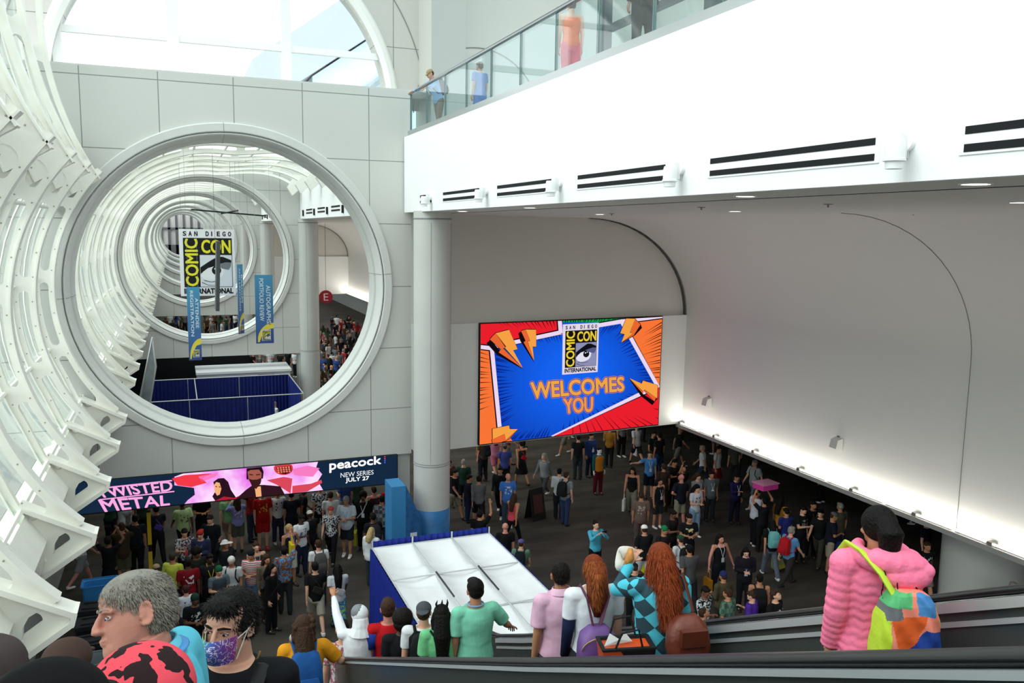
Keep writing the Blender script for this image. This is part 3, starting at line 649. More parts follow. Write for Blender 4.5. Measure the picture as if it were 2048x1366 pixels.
def ledtext(s, q, fill):
    Q = [sc(*a) for a in q]
    for nm, col, b, d in (('lettering_outline', 'F08A3A', .115, 12), ('lettering_gap', '1A3E9E', .09, 13), ('lettering', fill, .045, 14)):
        put_text(led_art.use(emis(col, EL)), s, Q, -.09-d*.004, b)
ledtext('WELCOMES', [(655, 800), (1405, 738), (1402, 625), (645, 672)], 'F5A944'); ledtext('YOU', [(925, 922), (1148, 905), (1150, 790), (910, 803)], 'F59A48')
lq = [sc(898, 606), sc(1188, 583), sc(1200, 182), sc(905, 196)]
def TL(p):
    u, w = p[0], p[1]/1.3; a = [Vector(q) for q in lq]; r = a[0]*(1-u)*(1-w)+a[1]*u*(1-w)+a[2]*u*w+a[3]*(1-u)*w; return (r.x, r.y)
obj('screen_picture', led_art, led_art.mats, led)
lg = logo(led, TL, True, EL); lg.location = (0, -.155, 0)
# ---- long LED ribbon under the round-opening wall
BY = PY-.12
rib_ = thing('led_banner', 'long narrow LED banner under the round-opening wall, reading TWISTED METAL, NEW SERIES JULY 27', 'screen', (0, BY, 0))
def bp(px, py): p = on_y(px, py, BY); return (p.x, p.z)
def b3(x, y): return bp(130+x/2.926, 880+y/2.926)
bx0, bx1, bz0, bz1 = -2.62, 5.66, 2.3, 3.12
m = M(); m.box((bx0-.03, .004, bz0-.03), (bx1+.03, .12, bz1)); obj('cabinet', m, m_dark, rib_)
def cb(p): return (min(max(p[0], bx0), bx1), min(max(p[1], bz0), bz1))
ban_art = Art()
def bl_(name, col, polys, d, e=.8):
    m = ban_art.use(emis(col, e) if isinstance(col, str) else col)
    for p in polys: poly(m, [cb(b3(*a)) for a in p], -d*.003)
poly(ban_art.use(emis('14283F', .8)), rect(bx0, bz0, bx1, bz1), 0)
def pinkm():
    m = bpy.data.materials.new('pink_clouds'); m.use_nodes = True; N = m.node_tree.nodes; L = m.node_tree.links; N.clear()
    tc = N.new('ShaderNodeTexCoord'); t = N.new('ShaderNodeTexNoise'); t.inputs['Scale'].default_value = 1.1; t.inputs['Detail'].default_value = 3; L.new(tc.outputs['Object'], t.inputs['Vector'])
    r = N.new('ShaderNodeValToRGB'); e = r.color_ramp.elements; e[0].position = .36; e[0].color = (*lin('E860E8'), 1); e[1].position = .62; e[1].color = (*lin('FFDCFF'), 1); L.new(t.outputs[0], r.inputs[0])
    em = N.new('ShaderNodeEmission'); em.inputs[1].default_value = .8; L.new(r.outputs[0], em.inputs[0]); o = N.new('ShaderNodeOutputMaterial'); L.new(em.outputs[0], o.inputs[0]); return m
bl_('pink_ground', pinkm(), [[(640, 215), (690, 190), (1480, 100), (1470, 160), (1505, 200), (1480, 240), (1510, 300), (1200, 345), (700, 395), (720, 350), (760, 320), (755, 280), (640, 265)]], 1)
bl_('red_cloud', 'F03A48', [[(625, 225), (700, 205), (860, 195), (800, 225), (830, 250), (740, 275), (660, 265)]], 2)
bl_('pink_cloud', 'F77CC0', [[(780, 212), (900, 190), (880, 215), (800, 245)], [(1330, 170), (1420, 150), (1490, 165), (1450, 215), (1340, 205)]], 2)
bl_('hair', '2A1220', [[(868, 245), (895, 225), (930, 222), (955, 245), (970, 290), (1000, 335), (980, 372), (880, 385), (862, 330), (880, 300)]], 3)
bl_('red_top', 'C4243A', [[(875, 360), (930, 330), (990, 338), (1060, 310), (1060, 372), (880, 388)]], 3)
bl_('dark_jacket', '31161F', [[(1000, 345), (1060, 290), (1100, 262), (1165, 262), (1260, 270), (1285, 330), (1130, 360), (1005, 372)]], 4)
bl_('man_hair', '1C1018', [[(1062, 165), (1150, 155), (1162, 185), (1158, 225), (1062, 230)]], 4)
bl_('skin_lit', 'F2B07A', [[(872, 262), (885, 245), (905, 250), (915, 285), (905, 318), (890, 325), (875, 300)], [(1110, 275), (1145, 270), (1150, 335), (1118, 338)]], 5)
bl_('skin_face', 'A05A4C', [[(1068, 185), (1085, 175), (1135, 172), (1150, 192), (1148, 240), (1120, 285), (1095, 262), (1075, 235)]], 5)
bl_('beard', '3A1A1C', [[(1075, 225), (1095, 232), (1125, 230), (1150, 220), (1145, 252), (1118, 286), (1092, 266)], [(1078, 198), (1100, 200), (1100, 206), (1078, 204)], [(1118, 200), (1142, 197), (1142, 203), (1118, 206)], [(880, 268), (890, 270), (889, 275), (880, 273)], [(900, 270), (910, 272), (909, 277), (900, 275)]], 6)
bl_('red_ball', 'D23A3E', [ellp(1278, 165, 56, 40)], 3); bl_('ball_grid', '4A1014', [[(1235, 160), (1320, 150), (1325, 185), (1290, 200), (1245, 192)]], 4)
bl_('ball_square', 'F2806A', [[(1240+i*16+j*2, 160-i*1.5+j*12), (1251+i*16+j*2, 159-i*1.5+j*12), (1252+i*16+j*2, 168-i*1.5+j*12), (1241+i*16+j*2, 169-i*1.5+j*12)] for i in range(5) for j in range(3)], 5)
bl_('red_sleeve', 'D8485A', [[(1180, 235), (1280, 215), (1330, 225), (1320, 320), (1240, 262)], [(1330, 268), (1440, 255), (1500, 232), (1505, 250), (1420, 300), (1330, 322)]], 3)
def btx(s, q, col, name, b=.02, d=6):
    put_text(ban_art.use(emis(col, .85)), s, [b3(*a) for a in q], -d*.003, b)
btx('TWISTED', [(205, 338), (628, 295), (625, 238), (160, 282)], 'F6A6DC', 'lettering', .03); btx('METAL', [(235, 418), (612, 378), (612, 322), (195, 350)], 'F6A6DC', 'lettering', .03)
m = ban_art.use(emis('F6A6DC', .85))
for q in ([(140, 285), (625, 232), (628, 240), (140, 294)], [(200, 345), (640, 296), (640, 303), (200, 352)]): poly(m, [cb(b3(*a)) for a in q], -.02)
btx('peacock', [(1548, 190), (1848, 152), (1848, 92), (1548, 122)], 'FFFFFF', 'lettering', .03); btx('NEW SERIES', [(1612, 220), (1805, 200), (1805, 174), (1612, 192)], 'F0F0F4', 'lettering', .0); btx('JULY 27', [(1642, 252), (1778, 238), (1778, 210), (1642, 222)], 'FFFFFF', 'lettering', .03)
for i, c in enumerate(('F0324A', 'E04A9A', '5A6CF0', '2F7CF6')): bl_('dot', c, [ellp(1871, 97+i*11.5, 4, 4, 10)], 6)
obj('screen_picture', ban_art, ban_art.mats, rib_)
# ---- hanging badge sign and vertical banners beyond the opening
sg = thing('hanging_sign', 'large white hanging sign with yellow COMIC CON letters and an eye', 'sign', (0, 36, 0))
q = [on_y(364, 593, 36), on_y(474, 590, 36), on_y(466, 457, 36), on_y(355, 460, 36)]; q = [(p.x, p.z) for p in q]
sw = (q[1][0]+q[2][0]-q[0][0]-q[3][0])/2; sx = (q[0][0]+q[3][0])/2; sz = (q[0][1]+q[1][1])/2; shh = (q[2][1]+q[3][1]-q[0][1]-q[1][1])/2
m = M(); m.box((sx, 0, sz), (sx+sw, .1, sz+shh)); obj('panel', m, mat('F4F5F6', .5), sg)
logo(sg, lambda p: (sx+p[0]*sw, sz+p[1]/1.3*shh), False)
m = M(); 
for x in (sx+.1, sx+sw-.1): m = M(); m.cyl((x, .05, sz+shh), (x, .05, 12.2), .008, 6); obj('cable', m, mat('9A9C9E', .4), sg)
m = M(); P0, P1 = on_y(382, 419, 36), on_y(532, 432, 36); m.cyl((P0.x, 0, P0.z), (P1.x, 0, P1.z), .03, 8); P2, P3 = on_y(440, 428, 36), on_y(480, 420, 36); m.cyl((P2.x, -1.2, P2.z), (P3.x, 1.2, P3.z), .03, 8); obj('truss', m, m_dark, sg)
def grad(c0, c1, z0, z1):
    m = bpy.data.materials.new('banner_blue'); m.use_nodes = True; N = m.node_tree.nodes; L = m.node_tree.links; b = N['Principled BSDF']; b.inputs['Roughness'].default_value = .6
    tc = N.new('ShaderNodeTexCoord'); s = N.new('ShaderNodeSeparateXYZ'); L.new(tc.outputs['Object'], s.inputs[0]); r = N.new('ShaderNodeMapRange'); r.inputs[1].default_value = z0; r.inputs[2].default_value = z1; L.new(s.outputs[2], r.inputs[0])
    x = N.new('ShaderNodeMix'); x.data_type = 'RGBA'; L.new(r.outputs[0], x.inputs[0]); x.inputs[6].default_value = (*lin(c0), 1); x.inputs[7].default_value = (*lin(c1), 1); L.new(x.outputs[2], b.inputs['Base Color']); return m
def hang_banner(pxs, Y, lines, lab, rz=0):
    """pxs: left x, right x, top y, bottom y in the photo frame; hung at depth Y."""
    tl = on_y(pxs[0], pxs[2], Y); br = on_y(pxs[1], pxs[3], Y); w = (br.x-tl.x)/max(.2, math.cos(rz)); h = tl.z-br.z
    t = thing('hanging_banner', lab, 'banner', (tl.x, Y, br.z), rz, 'tall blue wayfinding banners hung beyond the round opening')
    m = M(); m.box((0, 0, 0), (w, .02, h)); obj('cloth', m, grad('34509A', '4A9CC8', 0, h), t)
    m = M(); pts = [(w*.1, .0+.02*h)]+[(w-w*.9*math.cos(math.radians(a)), h*.05+h*.25*math.sin(math.radians(a))) for a in range(10, 91, 10)]+[(w, h*.22), (w*.62, h*.2), (w*.3, h*.1), (w*.2, .02*h)]
    poly(m, pts, -.004); obj('yellow_swoosh', m, mat('F4E254', .6), t)
    m = M(); n = len(lines)
    for i, s in enumerate(lines):
        V, F = text_mesh(s, .01); x1 = w*(.86-.38*i); x0 = x1-w*.24; z1 = h*.95; z0 = z1-h*(.62 if len(s) > 8 else .45)
        if i == 0 and n > 1: z1 -= h*.1; z0 -= h*.06
        m.add([(x0+(x1-x0)*b, -.004, z1-(z1-z0)*a) for a, b in V], F)
    obj('lettering', m, mat('EAF6FA', .6), t)
    bw = w*.5; b = logo(t, lambda p: (p[0]*bw, p[1]*bw), False); b.location = (w*.33, -.006, h*.04)
    for x in (.05, w-.05): m = M(); m.cyl((x, .01, h), (x, .01, 12.1-br.z), .004, 5); obj('cable', m, mat('9A9C9E', .4), t)
hang_banner((373, 404, 574, 720), 30, ['ATTENDEE', 'REGISTRATION'], 'blue hanging banner reading ATTENDEE REGISTRATION, in front of the big square sign')
hang_banner((474, 490, 529, 668), 35, ['BADGES', 'AND LANYARDS'], 'narrow-looking blue hanging banner reading AND LANYARDS, middle one, right of the square sign', .9)
hang_banner((509, 548, 550, 686), 33, ['AUTOGRAPHS/', 'PORTFOLIO REVIEW'], 'blue hanging banner reading AUTOGRAPHS/ PORTFOLIO REVIEW, nearest the far grey column')
P0, P1 = on_y(430, 482, 31), on_y(440, 620, 31); m = M(); m.cbox(((P0.x+P1.x)/2, 31, (P0.z+P1.z)/2), (.12, .9, P0.z-P1.z), Matrix.Rotation(.04, 3, 'Y')); m.cyl((P0.x, 31, P0.z), (P0.x, 31, 12.2), .006, 5)
tag(obj('edge_on_banner', m, mat('4E5254', .6)), 'thin dark banner seen edge on, hanging before the square sign', 'banner')
P = on_y(652, 594, 70)
t = thing('letter_sign', 'round red hall sign with a white letter E, past the far column', 'sign', (P.x, 70, P.z)); m = M(); m.cyl((0, 0, 0), (0, .08, 0), .56, 32); obj('disc', m, mat('9C1F2C', .5), t)
m = M(); put_text(m, 'E', rect(-.19, -.3, .19, .3), -.006, .0); obj('lettering', m, mat('E9DADA', .5), t)
m = M(); m.cyl((0, .04, .55), (0, .04, ZC-P.z), .014, 6); obj('hanger', m, m_dark, t)
# blue free-standing sign beside the column
t = thing('kiosk_sign', 'tall blue wedge-shaped directory sign standing beside the grey column', 'sign', (5.0, 20.6, 0), 0)
m = M(); m.box((0, 0, 0), (.38, .75, 2.85)); obj('side_panel', m, mat('3A86BE', .5), t)
m = M(); m.add([(.385, 0, 0), (.385, .75, 0), (.385, .75, 2.85), (.385, 0, 2.85), (.80, .0, 0), (.80, .0, 1.9)], [(0, 4, 5, 3), (0, 1, 2, 3), (4, 5, 2, 1), (5, 3, 2)]); obj('map_panel', m, mat('2C5F93', .5, noise=.35, nscale=6), t)
m = M(); [m.box((.5+.0, -.006, z), (.68, .001, z+.2)) for z in (.9, 1.35)]; obj('map_label', m, mat('D8E4EC', .5), t)
# blue printed wrap on the column foot
m = M(); m.lathe([(.503, 0), (.503, 1.98)], 40, (6.29, 21.3, 0)); tag(obj('column_wrap', m, mat('2E6FA8', .45, noise=.3, nscale=2.2), smooth=True), 'blue printed wrap round the foot of the grey column', 'wrap')
# ================================================================ ESCALATORS, BOOTHS, FURNITURE
TN = math.tan(math.radians(28)); CS = math.cos(math.radians(28))
def zl(Y, dz): return EYE+dz-Y*TN
m_rubber = mat('141517', .35, spec=.5); m_alu = mat('D3D7DA', .38, metal=.55); m_panel = mat('5E6664', .25, metal=.6); m_step = mat('3C3E40', .5, metal=.5)
def slope_box(m, x0, x1, dza, dzb, Y0, Y1):
    m.add([(x, Y, zl(Y, d)) for Y in (Y0, Y1) for x, d in ((x0, dza), (x1, dza), (x1, dzb), (x0, dzb))], [(0, 1, 2, 3), (7, 6, 5, 4), (0, 4, 5, 1), (1, 5, 6, 2), (2, 6, 7, 3), (3, 7, 4, 0)])
def interp(c, Y):
    for (a, u), (b, v) in zip(c, c[1:]):
        if Y <= b: return u+(v-u)*(Y-a)/(b-a)
    return c[-1][1]
def balustrade(name, X, lab, ctl):
    """handrail, guide strips and panel at lateral position X, levelling off towards the foot; ctl lists (Y, height against the eye slope)."""
    t = thing(name, lab, 'escalator side', (0, 0, 0), 0, 'escalator balustrades')
    YA, YE = ctl[0][0], ctl[-1][0]; Ys = [YA+(YE-YA)*i/30 for i in range(31)]; zr = lambda Y: zl(Y, interp(ctl, Y))
    path = [(X, Y, zr(Y)) for Y in Ys]; zE = path[-1][2]
    for i in range(1, 6): path.append((X, YE+.2*i, zE-.075*i+.0055*i*i))
    yy, zz = path[-1][1], path[-1][2]
    for i in range(1, 8): a = PI*i/7; path.append((X, yy+.42*math.sin(a), zz-.34+.34*math.cos(a)))
    m = M(); m.tube(path, .042, 12, flat=.5); obj('handrail', m, m_rubber, t, smooth=True)
    for dz, h, w in (((-.03, .055, .05), (-.135, .03, .034)) if X > 3 else ((-.022, .022, .046),)):
        m = M(); m.rings([[(X+sx_*w, Y, zr(Y)+dz-(h if q else 0)) for sx_, q in ((-1, 0), (1, 0), (1, 1), (-1, 1))] for Y in Ys]); obj('guide_strip', m, m_alu, t)
    m = M(); m.rings([[(X+sx_*.022, Y, z_) for sx_, z_ in ((-1, z-.03), (1, z-.03), (1, max(.02, zl(Y, -1.25))), (-1, max(.02, zl(Y, -1.25))))] for _, Y, z in path[:36]]); m.tube([(X, yy-.1, zz-.38), (X, yy+.05, zz-.38)], [.33, .33], 24, flat=1.0) if False else None
    obj('side_panel', m, m_panel, t)
    m = M(); slope_box(m, X-.12, X+.12, -1.30, -1.16, YA, YE+.8); obj('skirt_deck', m, m_panel, t)
    return t
balustrade('escalator_balustrade', 1.6, 'near escalator side, black handrail and silver strips crossing the bottom of view', [(-3, -.30), (1.1, -.27), (3.6, -.23), (10.2, -.05)])
balustrade('escalator_balustrade', 3.6, 'far escalator side with dark panels, behind the people riding down', [(-3, -.27), (5.2, -.268), (8.2, -.195), (9.2, -.145)])
balustrade('escalator_balustrade', -.72, 'left escalator side beside the men in the lower corner', [(-3, -.45), (10, -.4)])
def steps(x0, x1, dz, lab):
    m = M(); Y = -3.0; n = 0
    while True:
        z = zl(Y, dz)
        if z < .02: break
        m.box((x0, Y-.4, z-.25), (x1, Y, z)); Y += .2/TN*1.0; n += 1
    tag(obj('moving_stairs', m, m_step), lab, 'escalator steps')
steps(1.78, 3.42, -1.2, 'ribbed metal escalator steps under the riders in mint, pink and white')
steps(-.54, 1.42, -1.4, 'ribbed metal escalator steps under the two men in the lower corner')
m = M(); slope_box(m, 1.47, 1.73, -1.6, -1.31, -3, 12); tag(obj('escalator_truss', m, m_panel), 'dark metal cladding strip between the two escalators', 'cladding')
# ---- white-roofed pipe and drape booth by the escalator foot
bt = thing('drape_booth', 'blue pipe and drape booth with a sagging white fabric roof, at the escalator foot', 'booth', (0, 0, 0))
BX0, BX1, BY0, BY1, BZ = 3.86, 6.66, 12.3, 17.75, 2.4
def fabric(col, sc_=6, s=.25, rough=.6, sheen=0):
    return mat(col, rough, noise=.05, nscale=2, bump=s, bscale=sc_)
m = M(); nx, ny = 28, 60; rows = []
for j in range(ny+1):
    v = j/ny; Y = BY0+(BY1-BY0)*v; row = []
    for i in range(nx+1):
        u = i/nx; X = BX0+(BX1-BX0)*u
        bay = (u*3) % 1; sag = .10*math.sin(PI*bay)*(1 if v > .6 else .35)
        tr = abs(((v*3.0) % 1)-.5)*2; sag += .16*(1-tr**2)*math.sin(PI*u)
        w = .034*math.sin(v*ny*.9+3*math.sin(u*5))*math.sin(PI*u) if .62 < v < .86 else .012*math.sin(u*40+v*9)*(1-v)
        edge = 0 if i in (0, nx) or j in (0, ny) else 1
        row.append((X, Y, BZ-(sag-w)*edge))
    rows.append(row)
m.rings(rows, closed=False); obj('roof_sheet', m, mat('F1F3F6', .55, noise=.02, nscale=3, bump=.3, bscale=5), bt, smooth=True)
def drape(m, a, b, z0, z1, amp=.035, per=.16, n=None):
    a, b = Vector(a), Vector(b); L = (b-a).length; n = int(L/per*6); d = (b-a).normalized(); nn = Vector((-d.y, d.x)); R = random.Random(int(L*100))
    ph = 0; rs = []
    for i in range(n+1):
        p = a+(b-a)*(i/n); ph += 2*PI/6*R.uniform(.75, 1.25); o = amp*math.sin(ph)
        rs.append([(p.x+nn.x*o*k, p.y+nn.y*o*k, z) for z, k in ((z0, 1.3), ((z0+z1)/2, 1), (z1, .35))])
    m.rings(rs, closed=False)
m_blue = mat('1C2F92', .7, noise=.12, nscale=5)
m = M(); drape(m, (BX0-.05, BY0), (BX0-.05, BY1), 0, BZ+.02); obj('side_curtain', m, m_blue, bt, smooth=True)
m = M(); drape(m, (BX0, BY1+.05), (BX1, BY1+.05), 0, BZ+.14); obj('back_curtain', m, m_blue, bt, smooth=True)
m = M(); drape(m, (BX1+.05, BY0), (BX1+.05, BY1), 0, BZ+.0); obj('right_curtain', m, m_blue, bt, smooth=True)
m = M()
for x in (BX0, BX0+.93, BX0+1.87, BX1):
    m.cyl((x, BY1, 0), (x, BY1, BZ+.16), .02, 8); m.cyl((x, BY0, BZ+.0), (x, BY1, BZ+.0), .018, 8)
for y in (BY0, 14.1, 15.9, BY1): m.cyl((BX0, y, BZ), (BX1, y, BZ), .016, 8)
obj('pipe_frame', m, m_alu, bt)
for x, lb in ((4.8, 'a'), (5.73, 'b')):
    m = M(); m.cyl((x, 14.7, BZ+.03), (x+.0, 15.9, BZ+.05), .018, 8); obj('support_rod', m, mat('3A3C40', .4, metal=.6), bt)
# ---- drape enclosure and white booth beyond the opening
eb = thing('drape_enclosure', 'open-topped blue drape enclosure seen through the round opening', 'booth')
E0, E1, F0, F1, EZ = -1.6, 4.92, 36.25, 41.4, 2.4
m_navy = mat('16246F', .7, noise=.15, nscale=4)
for nm, a, b in (('front_curtain', (E0, F0), (3.7, F0)), ('back_curtain', (E0, F1), (E1, F1)), ('right_curtain', (E1, F0+.9), (E1, F1)), ('left_curtain', (E0, F0), (E0, F1))):
    m = M(); drape(m, a, b, 0, EZ); obj(nm, m, m_navy, eb, smooth=True)
m = M()
for x in (E0, .3, 2.6, E1): m.cyl((x, F0, 0), (x, F0, EZ), .02, 6); m.cyl((x, F1, 0), (x, F1, EZ), .02, 6)
m.cyl((E0, F0, EZ), (E1, F0, EZ), .025, 6); m.cyl((E0, F1, EZ), (E1, F1, EZ), .025, 6); m.cyl((E1, F0, EZ), (E1, F1, EZ), .025, 6); m.cyl((.6, F0, EZ), (.6, F1, EZ), .025, 6)
obj('pipe_frame', m, m_alu, eb)
wb = thing('white_booth', 'long low white flat-roofed booth behind the blue drape enclosure', 'booth')
m = M(); m.box((.7, 42.9, 2.3), (5.25, 45.2, 2.42)); obj('roof_panel', m, mat('EFF1F4', .5), wb)
m = M(); m.box((.75, 42.95, 0), (5.2, 45.1, 2.3)); obj('wall_panel', m, mat('C9CDD4', .5), wb)
m = M(); m.box((3.6, 42.9, .1), (4.4, 42.95, 2.2)); obj('door_panel', m, mat('6E7484', .5), wb)
m = M(); m.box((-3.1, 46.5, 0), (3.5, 47, 3.05)); tag(obj('black_backdrop', m, mat('15171B', .8)), 'black draped backdrop beneath the second round-opening wall', 'backdrop')
for i, (x, y, w, c, lb) in enumerate(((-.9, 42.6, 1.0, 'C98C5E', 'tan cardboard box on the dark counter behind the drapes'), (-.9, 42.2, .9, '3E82AE', 'blue crate on the dark counter behind the drapes'))):
    m = M(); m.box((x, y, 1.6), (x+w, y+.35, 1.92-.08*i)); m.box((x-.02, y-.02, 1.89-.08*i), (x+w+.02, y+.37, 1.93-.08*i)); tag(obj('storage_box', m, mat(c, .7)), lb, 'box')
m = M(); m.box((-1.6, 41.9, 1.55), (.5, 43.2, 1.6)); m.box((-1.6, 42.0, 0), (.5, 43.1, 1.55)); tag(obj('counter', m, mat('1B1D20', .6)), 'dark counter behind the blue drape enclosure', 'counter')
# clear acrylic sheet standing left of the enclosure
t = thing('acrylic_sheet', 'tall leaning translucent sheet left of the blue drape enclosure', 'sheet', (-1.4, 31.2, 0))
q = [(.54, 5.68), (.61, 4.63), (-.24, 0.02), (-.74, 0.02)]
m = M(); m.prism(q, .02, (0, 0, 0)); obj('sheet', m, mat('8E979C', .25, noise=.3, nscale=2), t)
m = M(); [m.tube([(q[i][0], .01, q[i][1]), (q[(i+1) % 4][0], .01, q[(i+1) % 4][1])], .035, 6) for i in range(4)]; obj('frame', m, m_alu, t)
# ---- items along the left wall
def crate(x, y, rz, lab, w=.62, d=.5, h=.95):
    t = thing('flight_case', lab, 'case', (x, y, 0), rz, 'black wheeled cases by the left wall')
    m = M(); m.box((-w/2, -d/2, .1), (w/2, d/2, h-.1)); obj('body', m, mat('1D1F21', .5), t)
    m = M(); m.box((-w/2-.02, -d/2-.02, h-.1), (w/2+.02, d/2+.02, h)); m.box((-w/2+.08, -d/2+.08, h), (w/2-.08, -d/2+.12, h+.03)); m.box((-w/2+.08, d/2-.12, h), (w/2-.08, d/2-.08, h+.03)); obj('lid', m, mat('2A2C2F', .45), t)
    for sx in (-1, 1):
        for sy in (-1, 1): m = M(); m.cyl((sx*(w/2-.08)-.02, sy*(d/2-.08), .05), (sx*(w/2-.08)+.02, sy*(d/2-.08), .05), .05, 10); obj('caster', m, m_rubber, t)
for i, (y, lb) in enumerate(((20.1, 'black wheeled case farthest along the left wall, next to the blue bin'), (19.3, 'black wheeled case second from the blue bin'), (18.4, 'black wheeled case third from the blue bin'), (17.5, 'black wheeled case nearest the gray-haired man'))): crate(-2.0+.04*i, y, .1*i-.1, lb)
def bin_(x, y, z, col, lab, w=.55, d=.4, h=.6):
    t = thing('plastic_bin', lab, 'bin', (x, y, z)); m = M()
    o = [(-w/2, -d/2), (w/2, -d/2), (w/2, d/2), (-w/2, d/2)]
    def rr(s, zz):
        r = []
        for cx_, cy_, a0 in ((1, 1, 0), (-1, 1, 90), (-1, -1, 180), (1, -1, 270)):
            for a in (0, 30, 60, 90): a = math.radians(a0+a); r.append((cx_*(w/2*s-.06)+.06*math.cos(a), cy_*(d/2*s-.06)+.06*math.sin(a), zz))
        return r
    m.rings([rr(.85, 0), rr(.88, .02), rr(1, h), rr(1.08, h), rr(1.08, h-.03), rr(1.0, h-.03), rr(.95, h-.05), rr(.82, .04)]); obj('tub', m, mat(col, .4), t, smooth=30)
bin_(-1.95, 21.0, .0, '3A8AD0', 'bright blue plastic bin standing against the left wall', .72, .5, 1.15)
bin_(-1.55, 15.7, 1.55, '6E7A80', 'grey plastic tub by the left wall, near the dark brown cap', .62, .5, .3)
m = M(); m.box((-1.9, 15.4, 0), (-1.2, 16.1, 1.55)); tag(obj('pedestal', m, m_dark), 'black pedestal under the grey plastic tub', 'pedestal')
# yellow tension barrier and stand
t = thing('queue_barrier', 'dark queue post with a yellow upright strip, left of the lime-shirted person', 'barrier', (-.93, 23.7, 0))
m = M(); m.lathe([(.2, 0), (.2, .03), (.04, .05), (.04, 1.9), (0, 1.9)], 16); obj('post', m, m_dark, t)
m = M(); m.box((-.05, -.06, .15), (.05, -.04, .75)); m.box((-.05, -.06, .95), (.05, -.04, 1.85)); obj('yellow_strip', m, mat('D9B92E', .5), t)
t = thing('easel_sign', 'black A-frame easel sign standing by the man in a grey shirt', 'easel', (10.9, 24.3, 0), .3)
m = M(); m.add([(-.3, 0, 0), (.3, 0, 0), (.3, .22, 1.05), (-.3, .22, 1.05), (-.3, .44, 0), (.3, .44, 0)], [(0, 1, 2, 3), (4, 3, 2, 5)]); obj('board', m, mat('1A1A1C', .6), t)
m = M(); m.add([(-.2, .03, .25), (.2, .03, .25), (.2, .15, .85), (-.2, .15, .85)], [(0, 1, 2, 3)]); obj('print', m, mat('4A2A26', .6), t)
# suitcase with a face
t = thing('suitcase', 'pale green hard suitcase with a printed black face, pulled by the person in grey trousers', 'suitcase', (15.7, 18.2, 0), .25)
m = M(); m.cbox((0, 0, .42), (.5, .26, .7)); b = obj('shell', m, mat('8C9462', .5), t); bv = b.modifiers.new('b', 'BEVEL'); bv.width = .06; bv.segments = 3
m = M(); 
for x in (-.11, .11): m.add([(x-.07, -.135, .5), (x+.07, -.135, .5+(.02 if x > 0 else -.0)), (x+.06, -.135, .44), (x-.06, -.135, .42)], [(0, 1, 2, 3)]); m.add([(x-.06, -.135, .57), (x+.06, -.135, .6), (x+.06, -.135, .57), (x-.06, -.135, .545)], [(0, 1, 2, 3)])
obj('printed_face', m, m_dark, t)
m = M(); m.box((-.2, -.134, .12), (.2, -.131, .24)); obj('yellow_print', m, mat('A9A23A', .5), t)
m = M(); m.tube([(-.12, .08, .77), (-.12, .12, 1.05), (.12, .12, 1.05), (.12, .08, .77)], .012, 6); obj('pull_handle', m, m_alu, t)
for x in (-.2, .2): m = M(); m.cyl((x-.02, 0, .04), (x+.02, 0, .04), .04, 10); obj('wheel', m, m_rubber, t)
# ---- neighbouring building seen through the glazing
t = thing('neighbour_building', 'pale blue-grey sloping building outside the arched window', 'building', (14, 52, 0), 0); t['kind'] = 'structure'
m = M(); m.prism([(-9, 16.6), (14, 33), (14, 37), (-9.5, 19.2)], 14, (0, 0, 0)); obj('roof_band', m, mat('B4BEC4', .6), t)
m = M(); m.prism([(-6, 15), (14, 15), (14, 33), (-6, 18.6)], 12, (0, .6, 0)); obj('glass_wall', m, mat('CFE0E5', .3), t)
m = M(); [m.prism([(max(-6, -9+(15.5-z0)/.713), max(15.5, z0+.0)), (14, z0+16.4), (14, z0+16.6), (max(-6, -9+(15.5-z0)/.713), max(15.7, z0+.2))], .2, (0, .35, 0)) for z0 in (15, 13.2, 11, 8.5, 6)]; obj('mullion', m, mat('9FB0B6', .5), t)
# sails / terraces outside the left glazing
m = M(); m.box((-22, -5, -1), (-17, 90, 5.2)); 
tag(obj('outer_building', m, mat('A9AFB0', .7, noise=.25, nscale=.25)), 'long low grey building outside the left glazing', 'building')
m = M(); m.box((-12, 0, 0), (-7, 100, 2.4)); tag(obj('terrace', m, mat('BFC3C0', .8, noise=.2, nscale=.4)), 'grey terrace outside the left glazing', 'terrace')
# ================================================================ PEOPLE
def remesh(m, voxel, it=4, name='body', fac=.5):
    me = mesh('tmp', m, [mat('808080')]); o = bpy.data.objects.new('tmp', me); COL.objects.link(o)
    r = o.modifiers.new('r', 'REMESH'); r.mode = 'VOXEL'; r.voxel_size = voxel
    s = o.modifiers.new('s', 'SMOOTH'); s.factor = fac; s.iterations = it
    bpy.context.view_layer.update()
    out = bpy.data.meshes.new_from_object(o.evaluated_get(bpy.context.evaluated_depsgraph_get())); out.name = name
    bpy.data.objects.remove(o); bpy.data.meshes.remove(me)
    out.polygons.foreach_set('use_smooth', [True]*len(out.polygons)); return out
def V3(*a): return Vector(a)
ARM = {'down': ((.10, .02, -1), (.04, -.18, -1)), 'back': ((.08, .42, -1), (.05, .1, -1)), 'fwd': ((.08, -.45, -1), (.0, -.75, -.8)),
       'phone': ((.12, -.25, -1), (-.35, -.95, .35)), 'face': ((.25, -.85, -.45), (-.65, -.45, .75)), 'over': ((.5, -.35, .65), (-.55, -.25, .95)),
       'belly': ((.14, -.1, -1), (-.75, -.75, .1)), 'out': ((.85, -.35, -.25), (.75, -.5, .15)), 'hip': ((.55, .15, -.9), (-.75, -.25, -.35)),
       'rail': ((.35, -.75, -.65), (.25, -.95, -.35)), 'carry': ((.16, -.05, -1), (.05, -.35, -1)), 'raise': ((.3, -.6, .6), (-.15, -.25, 1)), 'side': ((.45, -.1, -1), (.3, -.3, -1)), 'bag': ((.12, .05, -1), (-.3, -.9, .05))}
